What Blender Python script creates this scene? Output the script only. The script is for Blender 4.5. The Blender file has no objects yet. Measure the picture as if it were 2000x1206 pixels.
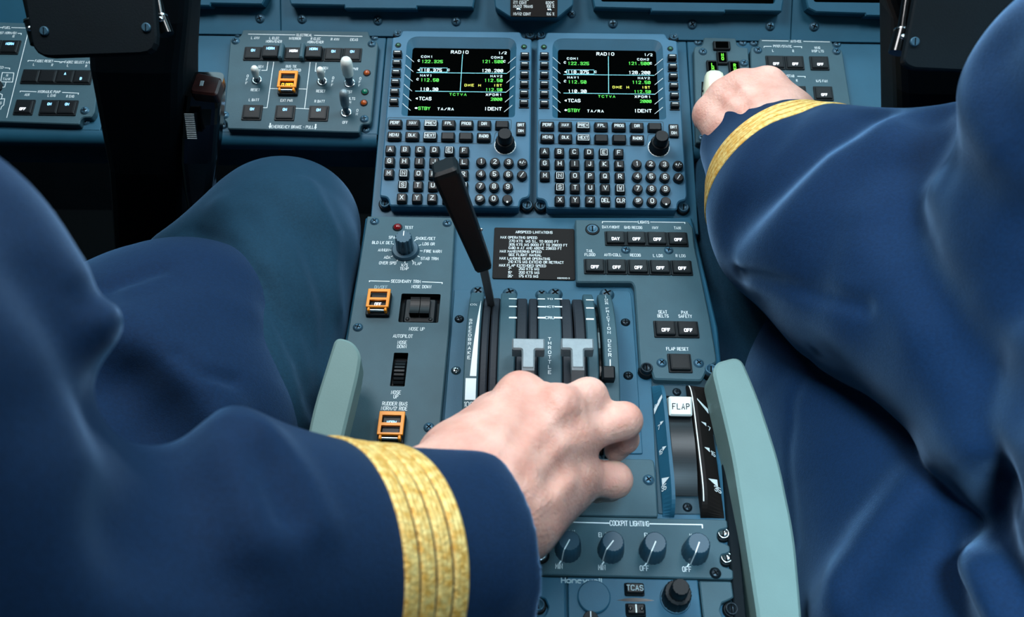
import bpy, math, random
import numpy as np
from mathutils import Vector, Matrix
from mathutils.geometry import tessellate_polygon
from mathutils.bvhtree import BVHTree
random.seed(4)

# ------------------------------------------------------------------ camera, world, lights, exposure
FPX, W, H = 1686.2, 2000.0, 1206.0
CAM = np.array([0.0, 0.0, 1.05])
PITCH, YAW, ROLL = math.radians(42.0), math.radians(-1.0007), math.radians(0.2887)
D3 = np.array([math.sin(YAW)*math.cos(PITCH), math.cos(YAW)*math.cos(PITCH), -math.sin(PITCH)])
_r = np.cross(D3, [0, 0, 1]); _r /= np.linalg.norm(_r); _u = np.cross(_r, D3)
R3 = math.cos(ROLL)*_r + math.sin(ROLL)*_u
U3 = -math.sin(ROLL)*_r + math.cos(ROLL)*_u
SC = bpy.context.scene
COL = SC.collection
cd = bpy.data.cameras.new('camera'); cam = bpy.data.objects.new('camera', cd); COL.objects.link(cam)
mw = Matrix.Identity(4)
for i in range(3):
    mw[i][0], mw[i][1], mw[i][2], mw[i][3] = R3[i], U3[i], -D3[i], CAM[i]
cam.matrix_world = mw
cd.sensor_width = 36.0; cd.lens = FPX/W*36.0; cd.clip_start = 0.02
cd.dof.use_dof = True; cd.dof.focus_distance = 0.74; cd.dof.aperture_fstop = 9.0
SC.camera = cam

SC.view_settings.view_transform = 'Standard'; SC.view_settings.look = 'None'
SC.view_settings.gamma = 1.0; SC.view_settings.exposure = -0.12
SC.view_settings.use_curve_mapping = False
wd = bpy.data.worlds.new('cabin_ambient'); SC.world = wd; wd.use_nodes = True
bg = wd.node_tree.nodes['Background']; bg.inputs[0].default_value = (0.22, 0.50, 0.62, 1); bg.inputs[1].default_value = 0.06

def area(name, loc, target, size, power, color, sizey=None):
    l = bpy.data.lights.new(name, 'AREA'); l.energy = power; l.color = color; l.size = size
    if sizey: l.shape = 'RECTANGLE'; l.size_y = sizey
    o = bpy.data.objects.new(name, l); COL.objects.link(o); o.location = loc
    o.rotation_euler = (Vector(target)-Vector(loc)).to_track_quat('-Z', 'Y').to_euler()
    return o
area('overhead_dome_light', (-0.32, 0.62, 1.50), (-0.02, 0.52, 0.55), 0.32, 7.6, (0.97, 0.98, 1.0))
area('overhead_map_light', (0.34, 0.60, 1.55), (0.06, 0.50, 0.55), 0.28, 4.6, (0.92, 0.97, 1.0))
area('aft_lap_fill', (0.10, -0.12, 1.50), (0.42, 0.32, 0.50), 0.16, 2.0, (0.60, 0.85, 1.0)).data.spread = math.radians(50)  # added fill lamp, not a cabin fitting; brightens the right lap and sleeve
area('windscreen_daylight', (0.0, 1.35, 1.55), (0.0, 0.35, 0.55), 1.6, 12.0, (0.55, 0.86, 1.0), 0.4)
area('side_window_daylight', (1.1, 0.75, 1.5), (0.25, 0.45, 0.6), 0.5, 8.0, (0.5, 0.84, 1.0))

# ------------------------------------------------------------------ geometry of rays and the two panel planes
def ray(px, py):
    return D3 + R3*((px-1000.0)/FPX) - U3*((py-603.0)/FPX)
def pw(px, py, Z):
    return CAM + ray(px, py)*Z
J0 = pw(1043, 418, 0.80)
class Frame:
    """a tilted panel surface: u to the right, v up the slope, n out of the surface"""
    def __init__(s, origin, elev):
        s.o = np.array(origin, float); e = math.radians(elev)
        s.u = np.array([1.0, 0, 0]); s.v = np.array([0, math.sin(e), math.cos(e)]); s.n = np.array([0, -math.cos(e), math.sin(e)])
    def at(s, px, py, h=0.0):
        d = ray(px, py); o = s.o + s.n*h
        t = np.dot(o-CAM, s.n)/np.dot(d, s.n); X = CAM + d*t - o
        return np.array([np.dot(X, s.u), np.dot(X, s.v)])
    def pt(s, u, v, h=0.0):
        return s.o + s.u*u + s.v*v + s.n*h
    def depth(s, px, py, h=0.0):
        d = ray(px, py); return np.dot(s.o+s.n*h-CAM, s.n)/np.dot(d, s.n)
    def mat(s, u, v, h=0.0):
        m = Matrix.Identity(4); p = s.pt(u, v, h)
        for i in range(3):
            m[i][0], m[i][1], m[i][2], m[i][3] = s.u[i], s.v[i], s.n[i], p[i]
        return m
FA = Frame(J0, 63.292)        # glareshield-side panels and keypads
FB = Frame(J0, 78.615)        # centre pedestal
def cropper(ox, oy, sc): return lambda x, y: (ox + x/sc, oy + y/sc)
c1 = cropper(0, 0, 3.015); c2 = cropper(350, 0, 4.019); c3 = cropper(720, 40, 3.091); c4 = cropper(1030, 40, 3.091)
c5 = cropper(1330, 40, 3.35); c6 = cropper(670, 400, 4.02); d1 = cropper(660, 640, 4.64); d2 = cropper(860, 540, 4.638)
d3 = cropper(940, 420, 3.35); d4 = cropper(1220, 700, 3.654); d5 = cropper(1000, 980, 4.167); d6 = cropper(800, 700, 3.016)
full = lambda x, y: (x, y)

# ------------------------------------------------------------------ materials
def lin(c):
    return tuple(((x/255.0)/12.92 if x/255.0 <= .04045 else ((x/255.0+.055)/1.055)**2.4) for x in c)
MATS = {}
def mat(name, rgb, rough=.5, metal=0.0, spec=.5, var=0.0, vscale=30.0, bump=0.0, bscale=800.0, emit=None, estr=0.0, sss=0.0, sheen=0.0, coat=0.0, stretch=None, rgb2=None):
    m = bpy.data.materials.new(name); m.use_nodes = True; nt = m.node_tree; b = nt.nodes['Principled BSDF']
    col = (*lin(rgb), 1)
    b.inputs['Base Color'].default_value = col; b.inputs['Roughness'].default_value = rough; b.inputs['Metallic'].default_value = metal
    b.inputs['Specular IOR Level'].default_value = spec
    if coat: b.inputs['Coat Weight'].default_value = coat; b.inputs['Coat Roughness'].default_value = .15
    if sheen:
        b.inputs['Sheen Weight'].default_value = sheen; b.inputs['Sheen Roughness'].default_value = .35; b.inputs['Sheen Tint'].default_value = (.35, .62, 1.0, 1)
    if sss:
        b.inputs['Subsurface Weight'].default_value = sss; b.inputs['Subsurface Radius'].default_value = (1.0, .35, .2); b.inputs['Subsurface Scale'].default_value = .004
    if emit: b.inputs['Emission Color'].default_value = (*lin(emit), 1); b.inputs['Emission Strength'].default_value = estr
    tc = nt.nodes.new('ShaderNodeTexCoord')
    src = tc.outputs['Object']
    if stretch:
        mp = nt.nodes.new('ShaderNodeMapping'); mp.inputs['Scale'].default_value = stretch
        nt.links.new(src, mp.inputs['Vector']); src = mp.outputs['Vector']
    if var or rgb2:
        n = nt.nodes.new('ShaderNodeTexNoise'); n.inputs['Scale'].default_value = vscale; n.inputs['Detail'].default_value = 4
        nt.links.new(src, n.inputs['Vector'])
        mx = nt.nodes.new('ShaderNodeMix'); mx.data_type = 'RGBA'
        rp = nt.nodes.new('ShaderNodeMapRange'); rp.inputs[1].default_value = .35; rp.inputs[2].default_value = .65
        nt.links.new(n.outputs['Fac'], rp.inputs[0]); nt.links.new(rp.outputs[0], mx.inputs['Factor'])
        if rgb2: a, c = col, (*lin(rgb2), 1)
        else: a = tuple(x*(1-var) for x in col[:3])+(1,); c = tuple(min(1, x*(1+var)) for x in col[:3])+(1,)
        mx.inputs['A'].default_value = a; mx.inputs['B'].default_value = c
        nt.links.new(mx.outputs['Result'], b.inputs['Base Color'])
    if bump:
        n2 = nt.nodes.new('ShaderNodeTexNoise'); n2.inputs['Scale'].default_value = bscale; n2.inputs['Detail'].default_value = 3
        nt.links.new(src, n2.inputs['Vector'])
        bp = nt.nodes.new('ShaderNodeBump'); bp.inputs['Strength'].default_value = bump; bp.inputs['Distance'].default_value = .001
        nt.links.new(n2.outputs['Fac'], bp.inputs['Height']); nt.links.new(bp.outputs['Normal'], b.inputs['Normal'])
    MATS[name] = m; return m
panel = mat('teal_grey_panel_paint', (51, 81, 92), .55, spec=.35, var=.05, vscale=60, bump=.15, bscale=1500)
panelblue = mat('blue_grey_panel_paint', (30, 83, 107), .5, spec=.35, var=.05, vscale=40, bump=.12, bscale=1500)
cduface = mat('blue_grey_bezel_paint', (57, 104, 131), .5, spec=.35, var=.03, bump=.15, bscale=1800)
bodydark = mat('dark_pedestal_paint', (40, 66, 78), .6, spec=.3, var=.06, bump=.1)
black = mat('black_plastic', (8, 16, 21), .45, spec=.25, bump=.06, bscale=900)
blackgloss = mat('glossy_black_plastic', (7, 9, 11), .16, spec=.6)
keyblack = mat('black_key_plastic', (9, 14, 18), .42, spec=.28)
rubber = mat('dark_rubber_strip', (32, 38, 46), .6, spec=.3, var=.08, bump=.15)
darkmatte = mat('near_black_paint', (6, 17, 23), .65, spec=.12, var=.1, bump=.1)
screen = mat('black_screen_glass', (2, 3, 3), .6, spec=.0)
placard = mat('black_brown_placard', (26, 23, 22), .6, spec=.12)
white = mat('white_lettering_paint', (226, 236, 238), .6)
whitecap = mat('white_switch_plastic', (228, 234, 228), .35, spec=.5)
cream = mat('cream_knob_plastic', (222, 226, 200), .35, spec=.5)
greyline = mat('grey_lettering_paint', (150, 176, 184), .6)
inkblack = mat('black_lettering_paint', (10, 12, 14), .8, spec=.05)
orange = mat('orange_guard_plastic', (240, 142, 14), .4, spec=.4, var=.05)
chrome = mat('bright_metal', (196, 206, 210), .2, metal=1.0)
screwm = mat('dull_screw_metal', (56, 92, 112), .4, metal=.4, var=.1, vscale=400)
darkscrew = mat('dark_screw_metal', (34, 46, 54), .36, metal=.7)
steel = mat('brushed_lever_metal', (132, 146, 152), .48, metal=.35, var=.04, vscale=300, bump=.25, bscale=500)
leversteel = mat('grey_lever_steel', (96, 102, 106), .5, metal=.3)
drum = mat('dark_polished_drum', (26, 33, 37), .32, metal=.5, stretch=(1, 60, 60), var=.2, vscale=20)
knobblue = mat('blue_grey_knob_plastic', (40, 74, 92), .45, spec=.5)
redcap = mat('red_brown_button_cap', (38, 15, 13), .3, spec=.5, var=.3, vscale=150)
redlamp = mat('dark_red_lamp', (110, 12, 16), .12, spec=.6, emit=(110, 12, 16), estr=.15)
amberlamp = mat('amber_lamp', (150, 66, 16), .15, spec=.6, emit=(190, 80, 10), estr=.08)
greenlamp = mat('green_lamp', (4, 84, 66), .15, spec=.6, emit=(0, 110, 80), estr=.25)
greenled = mat('green_sensor_lens', (16, 84, 50), .15, spec=.6)
lit_blue = mat('lit_blue_white_legend', (170, 215, 255), .5, emit=(120, 200, 255), estr=2.2)
lit_white = mat('lit_white_legend', (255, 255, 255), .5, emit=(235, 240, 255), estr=1.8)
lit_amber = mat('lit_amber_legend', (255, 180, 20), .5, emit=(255, 178, 10), estr=2.0)
lit_green = mat('lit_green_legend', (90, 220, 40), .5, emit=(110, 225, 40), estr=1.2)
scr_green = mat('green_screen_text', (70, 200, 60), .5, emit=(82, 200, 72), estr=1.0)
scr_white = mat('white_screen_text', (220, 240, 245), .5, emit=(215, 240, 245), estr=1.0)
scr_yellow = mat('yellow_screen_text', (220, 220, 80), .5, emit=(220, 225, 90), estr=1.0)
scr_cyan = mat('cyan_screen_line', (110, 190, 200), .5, emit=(120, 195, 205), estr=1.0)
armrest_m = mat('pale_green_grey_plastic', (113, 140, 138), .6, spec=.25, var=.03, bump=.1, bscale=600)
jacket_m = mat('navy_wool_cloth', (8, 37, 68), .8, spec=.15, var=.12, vscale=500, bump=.35, bscale=1400, sheen=.6)
trouser_m = mat('dark_teal_blue_trouser_cloth', (20, 54, 74), .8, spec=.15, var=.1, vscale=500, bump=.35, bscale=1400, sheen=.4)
gold_m = mat('gold_braid', (226, 170, 74), .45, metal=.25, rgb2=(250, 220, 140), vscale=260, bump=.9, bscale=420)
skin_m = mat('skin', (221, 161, 144), .46, spec=.42, sss=.3, rgb2=(238, 188, 171), vscale=48, bump=.7, bscale=420)
floor_m = mat('dark_floor_carpet', (14, 18, 20), .9, spec=.1, var=.2, vscale=300, bump=.5)
wall_m = mat('dark_cockpit_lining', (10, 20, 26), .8, spec=.1, var=.1)

# ------------------------------------------------------------------ objects
def tag(o, label=None, cat=None, group=None, kind=None):
    if label: o['label'] = label
    if cat: o['category'] = cat
    if group: o['group'] = group
    if kind: o['kind'] = kind
    return o
def empty(name, m, label, cat, group=None):
    o = bpy.data.objects.new(name, None); COL.objects.link(o); o.matrix_world = m; o.empty_display_size = .02
    return tag(o, label, cat, group)
def kids(o): return [c for c in bpy.data.objects if c.parent == o]
def copy_tree(o, parent=None):
    c = o.copy(); COL.objects.link(c); c.parent = parent
    if parent is not None: c.matrix_parent_inverse = o.matrix_parent_inverse
    for ch in kids(o): copy_tree(ch, c)
    return c

class MB:
    """collects shapes in panel coordinates (u, v, h) and links them as ONE mesh object"""
    def __init__(s): s.v = []; s.f = []; s.m = []; s.s = []; s.mats = []
    def mi(s, m):
        if m not in s.mats: s.mats.append(m)
        return s.mats.index(m)
    def add(s, vs, fs, m, smooth=False):
        b = len(s.v); k = s.mi(m); s.v += [tuple(float(a) for a in x) for x in vs]
        for f in fs: s.f.append(tuple(b+i for i in f)); s.m.append(k); s.s.append(smooth)
    def prism(s, out, z0, z1, m, bev=.0006, holes=(), wallm=None, bottom=True, topm=None):
        out = [np.array(p[:2], float) for p in out]
        if area2(out) < 0: out = out[::-1]
        n = len(out); ins = inset(out, bev) if bev else out
        vs = [(p[0], p[1], z0) for p in out] + [(p[0], p[1], z1-bev) for p in out] + [(p[0], p[1], z1) for p in ins]
        fs = []
        for i in range(n):
            j = (i+1) % n
            fs.append((i, j, n+j, n+i))
            if bev: fs.append((n+i, n+j, 2*n+j, 2*n+i))
        s.add(vs, fs, m)
        loops = [[Vector((p[0], p[1], 0)) for p in (ins if bev else out)]]
        hs = []
        for h in holes:
            h = [np.array(p[:2], float) for p in h]
            if area2(h) > 0: h = h[::-1]
            hs.append(h); loops.append([Vector((p[0], p[1], 0)) for p in h])
        flat = [p for L in loops for p in L]
        tris = tessellate_polygon(loops)
        tv = [(p.x, p.y, z1) for p in flat]; tf = []
        for t in tris:
            a, b, c = (flat[i] for i in t)
            if (b-a).cross(c-a).z < 0: t = (t[0], t[2], t[1])
            tf.append(t)
        s.add(tv, tf, topm or m)
        for h in hs:
            k = len(h); hv = [(p[0], p[1], z1) for p in h] + [(p[0], p[1], z0) for p in h]
            s.add(hv, [(i, (i+1) % k, k+(i+1) % k, k+i)[::-1] for i in range(k)], wallm or m)
        if bottom and not holes:
            s.add([(p[0], p[1], z0) for p in out], [tuple(range(n))[::-1]], m)
    def rbox(s, cx, cy, w, h, z0, z1, m, r=.001, bev=.0006, **k):
        s.prism(rrect(cx, cy, w, h, r), z0, z1, m, bev=bev, **k)
    def lathe(s, cx, cy, prof, m, n=28, smooth=True, flute=0, fdepth=0.0, ax=(0, 0, 1), org=None, cap=True):
        """prof: list of (r, z) from bottom to top around axis ax through org"""
        ax = np.array(ax, float); ax /= np.linalg.norm(ax)
        org = np.array([cx, cy, 0.0]) if org is None else np.array(org, float)
        t = np.array([1.0, 0, 0]) if abs(ax[0]) < .9 else np.array([0, 1.0, 0])
        e1 = t - ax*np.dot(t, ax); e1 /= np.linalg.norm(e1); e2 = np.cross(ax, e1)
        vs = []; fs = []
        for (r, z) in prof:
            for i in range(n):
                a = 2*math.pi*i/n; rr = r
                if flute: rr = r - fdepth*max(0, math.cos(a*flute))**2
                vs.append(org + ax*z + (e1*math.cos(a)+e2*math.sin(a))*rr)
        for k in range(len(prof)-1):
            for i in range(n):
                j = (i+1) % n; fs.append((k*n+i, k*n+j, (k+1)*n+j, (k+1)*n+i))
        s.add(vs, fs, m, smooth)
        if cap:
            k = len(prof)-1
            s.add([vs[k*n+i] for i in range(n)], [tuple(range(n))], m)
            s.add([vs[i] for i in range(n)], [tuple(range(n))[::-1]], m)
    def ball(s, c, r, m, n=20, k=10, squash=1.0):
        s.lathe(0, 0, [(max(1e-5, r*math.cos(a)), r*squash*math.sin(a)) for a in np.linspace(-math.pi/2, math.pi/2, k)], m, n, org=c, cap=False)
    def tube(s, pts, rad, m, n=12, cap=True):
        pts = [np.array(p, float) for p in pts]; rads = rad if hasattr(rad, '__len__') else [rad]*len(pts)
        vs = []; fs = []; up = None
        for i, p in enumerate(pts):
            t = pts[min(i+1, len(pts)-1)] - pts[max(i-1, 0)]; t /= np.linalg.norm(t)
            if up is None:
                up = np.array([0, 0, 1.0]) if abs(t[2]) < .9 else np.array([1.0, 0, 0])
            e1 = up - t*np.dot(up, t); e1 /= np.linalg.norm(e1); e2 = np.cross(t, e1); up = e1
            for k in range(n):
                a = 2*math.pi*k/n; vs.append(p + (e1*math.cos(a)+e2*math.sin(a))*rads[i])
        for i in range(len(pts)-1):
            for k in range(n):
                j = (k+1) % n; fs.append((i*n+k, i*n+j, (i+1)*n+j, (i+1)*n+k))
        s.add(vs, fs, m, True)
        if cap:
            s.add([vs[k] for k in range(n)], [tuple(range(n))[::-1]], m)
            L = (len(pts)-1)*n; s.add([vs[L+k] for k in range(n)], [tuple(range(n))], m)
    def hexa(s, bot, top, m, bev=0.0):
        """eight corner solid: four bottom points, four top points (counter-clockwise)"""
        vs = list(bot)+list(top)
        s.add(vs, [(3, 2, 1, 0), (4, 5, 6, 7), (0, 1, 5, 4), (1, 2, 6, 5), (2, 3, 7, 6), (3, 0, 4, 7)], m)
    def stroke(s, pts, w, z, m):
        pts = [np.array(p[:2], float) for p in pts]
        if len(pts) < 2: return
        closed = np.allclose(pts[0], pts[-1]) and len(pts) > 2
        if closed: pts = pts[:-1]
        n = len(pts); L = []; R = []
        for i in range(n):
            a = pts[i-1] if (closed or i > 0) else None; b = pts[(i+1) % n] if (closed or i < n-1) else None
            d0 = unit(pts[i]-a) if a is not None else None; d1_ = unit(b-pts[i]) if b is not None else None
            if d0 is None: d0 = d1_
            if d1_ is None: d1_ = d0
            n0 = np.array([-d0[1], d0[0]]); n1 = np.array([-d1_[1], d1_[0]]); mm = n0+n1; q = np.linalg.norm(mm)
            if q < .3: mm = n0; sc = 1.0
            else:
                mm /= q; sc = min(1.8, 1/max(.35, np.dot(mm, n0)))
            ex = np.zeros(2)
            if not closed and i == 0: ex = -d1_*w*.35
            if not closed and i == n-1: ex = d0*w*.35
            L.append(pts[i]+mm*sc*w/2+ex); R.append(pts[i]-mm*sc*w/2+ex)
        vs = [(p[0], p[1], z) for p in L]+[(p[0], p[1], z) for p in R]
        rng = range(n) if closed else range(n-1)
        s.add(vs, [(i, n+i, n+(i+1) % n, (i+1) % n) for i in rng], m)
    def poly(s, pts, z, m):
        pts = [np.array(p[:2], float) for p in pts]
        if area2(pts) < 0: pts = pts[::-1]
        s.add([(p[0], p[1], z) for p in pts], [tuple(range(len(pts)))], m)
    def text(s, t, cx, cy, size, z, m, wid=.55, wt=.125, align='c', mono=None, gap=1.75, warp=None, rot=0.0):
        """stroke lettering; size is the cap height"""
        k = size/6.0; kx = k*wid/.62*.95; pen = 0.0; st = []
        for ch in t:
            if mono:
                if ch != ' ':
                    for pl in glyph(ch): st.append([(pen+x, y) for x, y in pl])
                pen += mono; continue
            if ch == ' ': pen += 3.6; continue
            g = glyph(ch); xs = [x for pl in g for x, y in pl]; x0, x1 = min(xs), max(xs)
            if x1-x0 < .5: x0 -= .25; x1 += .25
            for pl in g: st.append([(pen+x-x0, y) for x, y in pl])
            pen += x1-x0+gap
        wdt = pen-(gap if not mono else mono-4)
        off = {'c': -wdt/2, 'l': 0, 'r': -wdt}[align]
        cr, sr = math.cos(rot), math.sin(rot)
        for pl in st:
            q = [((x+off)*kx, (y-3)*k) for x, y in pl]
            q = [(cx+a*cr-b*sr, cy+a*sr+b*cr) for a, b in q]
            s.stroke(q, size*wt, z, m)
    def build(s, name, parent=None, loc=None, label=None, smooth_all=False, m4=None):
        me = bpy.data.meshes.new(name)
        vs = s.v
        if loc is not None: vs = [(x-loc[0], y-loc[1], z-loc[2]) for x, y, z in vs]
        me.from_pydata(vs, [], s.f); me.update()
        for m in s.mats: me.materials.append(m)
        me.polygons.foreach_set('material_index', s.m)
        me.polygons.foreach_set('use_smooth', [True]*len(s.s) if smooth_all else s.s)
        o = bpy.data.objects.new(name, me); COL.objects.link(o)
        if parent is not None: o.parent = parent
        if loc is not None: o.location = loc
        if m4 is not None: o.matrix_world = m4
        if label: o['label'] = label
        return o
def unit(a):
    n = np.linalg.norm(a); return a/n if n > 1e-12 else a
def area2(p): return sum(p[i][0]*p[(i+1) % len(p)][1]-p[(i+1) % len(p)][0]*p[i][1] for i in range(len(p)))
def inset(p, d):
    n = len(p); r = []
    for i in range(n):
        a = unit(p[i]-p[i-1]); b = unit(p[(i+1) % n]-p[i])
        n0 = np.array([-a[1], a[0]]); n1 = np.array([-b[1], b[0]]); mm = unit(n0+n1); r.append(p[i]+mm*d/max(.4, np.dot(mm, n0)))
    return r
def rpoly(pts, r, n=4):
    """polygon with rounded corners; r a number or one per corner"""
    pts = [np.array(p[:2], float) for p in pts]; N = len(pts); out = []
    for i in range(N):
        a, b, c = pts[i-1], pts[i], pts[(i+1) % N]; ri = r[i] if hasattr(r, '__len__') else r
        u1 = unit(a-b); u2 = unit(c-b); l = min(ri, np.linalg.norm(a-b)*.45, np.linalg.norm(c-b)*.45)
        if l < 1e-6: out.append(b); continue
        p0, p2 = b+u1*l, b+u2*l
        for k in range(n+1):
            t = k/n; out.append(p0*(1-t)**2+b*2*t*(1-t)+p2*t*t)
    return out
def rrect(cx, cy, w, h, r, n=3): return rpoly([(cx-w/2, cy-h/2), (cx+w/2, cy-h/2), (cx+w/2, cy+h/2), (cx-w/2, cy+h/2)], r, n)

GL = {'A': '00 26 40;12 32', 'B': '00 06 36 45 44 33 42 41 30 00;03 33', 'C': '41 30 10 01 05 16 36 45', 'D': '00 06 26 45 41 20 00',
 'E': '40 00 06 46;03 33', 'F': '00 06 46;03 33', 'G': '45 36 16 05 01 10 30 41 43 23', 'H': '00 06;40 46;03 43', 'I': '20 26', 'J': '01 10 20 31 36',
 'K': '00 06;46 03 40', 'L': '06 00 40', 'M': '00 06 22 46 40', 'N': '00 06 40 46', 'O': '10 30 41 45 36 16 05 01 10', 'P': '00 06 36 45 44 33 03',
 'Q': '10 30 41 45 36 16 05 01 10;22 40', 'R': '00 06 36 45 44 33 03;23 40', 'S': '01 10 30 41 42 33 13 04 05 16 36 45', 'T': '06 46;26 20',
 'U': '06 01 10 30 41 46', 'V': '06 20 46', 'W': '06 10 24 30 46', 'X': '00 46;06 40', 'Y': '06 23 46;23 20', 'Z': '06 46 00 40',
 '0': '10 30 41 45 36 16 05 01 10', '1': '15 26 20', '2': '05 16 36 45 44 00 40', '3': '05 16 36 45 44 33 42 41 30 10 01;33 13', '4': '30 36 02 42',
 '5': '46 06 03 33 42 41 30 10 01', '6': '45 36 16 05 01 10 30 41 42 33 03', '7': '06 46 10', '8': '13 04 05 16 36 45 44 33 13 02 01 10 30 41 42 33',
 '9': '01 10 30 41 45 36 16 05 04 13 43', '-': '13 33', '/': '00 46', "'": '26 24', '+': '03 43;25 21', '%': '00 46;06 16 15 05 06;30 40 41 31 30',
 '^': '14 15 25 24 14', '_': '00 40', '|': '20 26', 'e': '03 43 34 14 03 01 10 30', 'n': '00 04;03 14 34 43 40', 'o': '10 30 41 43 34 14 03 01 10',
 'y': '04 20;44 10', 'w': '04 10 23 30 44', 'l': '20 26', '#': '10 30 41 45 36 16 05 01 10;11 35'}
_gc = {}
def glyph(ch):
    if ch not in _gc:
        if ch == '.': _gc[ch] = [[(2, 0), (2, .6)]]
        elif ch == '*': _gc[ch] = [[(1.6, 3), (2.4, 3)]]
        else: _gc[ch] = [[(int(q[0]), int(q[1])) for q in pl.split()] for pl in GL[ch].split(';')]
    return _gc[ch]

# ------------------------------------------------------------------ solids from signed distances (for people and cloth)
def smin(a, b, k):
    if k <= 0: return np.minimum(a, b)
    h = np.clip(.5+.5*(b-a)/k, 0, 1); return b*(1-h)+a*h-k*h*(1-h)
class Solid:
    def __init__(s): s.ops = []
    def cap(s, a, b, ra, rb, k=.01, mode='u', flat=None, sq=None):
        """tapered capsule a-b; flat: cut at b across the axis; sq=(dir, factor): squeezed along dir"""
        s.ops.append((mode, np.array(a, float), np.array(b, float), ra, rb, k, flat, sq)); return s
    def chain(s, nodes, k=.01, mode='u'):
        for (a, ra), (b, rb) in zip(nodes, nodes[1:]): s.cap(a, b, ra, rb, k, mode)
        return s
    def fold(s, pts, width, amp):
        s.ops.append(('f', [np.array(p, float) for p in pts], width, amp)); return s
    @staticmethod
    def _cap(P, a, b, ra, rb, flat, sq):
        if sq is not None:
            d, fac = sq; d = unit(np.array(d, float))
            def T(X): return X + np.multiply.outer((X-a) @ d, d)*(1/fac-1)
            P = T(P); b2 = T(b[None])[0]
        else: b2 = b
        ba = b2-a; L2 = np.dot(ba, ba)+1e-12
        h = ((P-a) @ ba)/L2; hc = np.clip(h, 0, 1.5 if flat else 1)
        q = P-a-np.multiply.outer(hc, ba); d = np.sqrt((q*q).sum(-1))-(ra+(rb-ra)*np.clip(hc, 0, 1))
        if flat: d = -smin(-d, -(h-1)*math.sqrt(L2), .004)
        return d
    @staticmethod
    def _seg(P, pts):
        best = None
        for a, b in zip(pts, pts[1:]):
            ba = b-a; h = np.clip(((P-a) @ ba)/(np.dot(ba, ba)+1e-12), 0, 1); q = P-a-np.multiply.outer(h, ba)
            d = (q*q).sum(-1); best = d if best is None else np.minimum(best, d)
        return best
    def apply(s, P, D, op):
        if op[0] == 'f':
            return D + op[3]*np.exp(-s._seg(P, op[1])/(op[2]**2))
        _, a, b, ra, rb, k, flat, sq = op; d = s._cap(P, a, b, ra, rb, flat, sq)
        if op[0] == 'u': return smin(D, d, k)
        return -smin(-D, d, k)
    def eval(s, P, upto=None):
        D = np.full(P.shape[:-1], 1.0)
        for op in s.ops[:upto]: D = s.apply(P, D, op)
        return D
    def hit(s, px, py, z0=.15, z1=1.3, n=900):
        Z = np.linspace(z0, z1, n); P = CAM + np.multiply.outer(Z, ray(px, py)); D = s.eval(P)
        i = np.argmax(D < 0)
        return P[i] if D[i] < 0 else None
    def foldpx(s, pts, width, amp):
        q = [s.hit(*p) for p in dens(pts)]; q = [p for p in q if p is not None]
        if len(q) > 1: s.fold(q, width, amp)
        return s
    def mesh(s, h):
        lo = np.full(3, 9.0); hi = np.full(3, -9.0)
        for op in s.ops:
            if op[0] == 'u':
                r = max(op[3], op[4])*(max(1, op[7][1]) if op[7] else 1); lo = np.minimum(lo, np.minimum(op[1], op[2])-r); hi = np.maximum(hi, np.maximum(op[1], op[2])+r)
        lo -= 4*h; hi += 4*h; N = np.ceil((hi-lo)/h).astype(int)+1
        ax = [lo[i]+h*np.arange(N[i]) for i in range(3)]; F = np.full(N, .5, np.float32)
        for op in s.ops:
            if op[0] == 'f': pts = np.array(op[1]); r = 2.6*op[2]; a, b = pts.min(0)-r, pts.max(0)+r
            else:
                r = max(op[3], op[4])*(max(1, op[7][1]) if op[7] else 1)+op[5]+3*h
                if op[6]: r += np.linalg.norm(op[2]-op[1])*.5
                a, b = np.minimum(op[1], op[2])-r, np.maximum(op[1], op[2])+r
            i0 = np.clip(np.floor((a-lo)/h).astype(int), 0, N-1); i1 = np.clip(np.ceil((b-lo)/h).astype(int)+1, 1, N)
            sl = tuple(slice(p, q) for p, q in zip(i0, i1))
            if any(p >= q for p, q in zip(i0, i1)): continue
            P = np.stack(np.meshgrid(*[ax[i][sl[i]] for i in range(3)], indexing='ij'), -1)
            F[sl] = s.apply(P, F[sl].astype(float), op)
        return nets(F, lo, h)
def dens(pts, n=5):
    out = []
    for a, b in zip(pts, pts[1:]):
        for k in range(n): out.append((a[0]+(b[0]-a[0])*k/n, a[1]+(b[1]-a[1])*k/n))
    return out+[pts[-1]]
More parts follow.
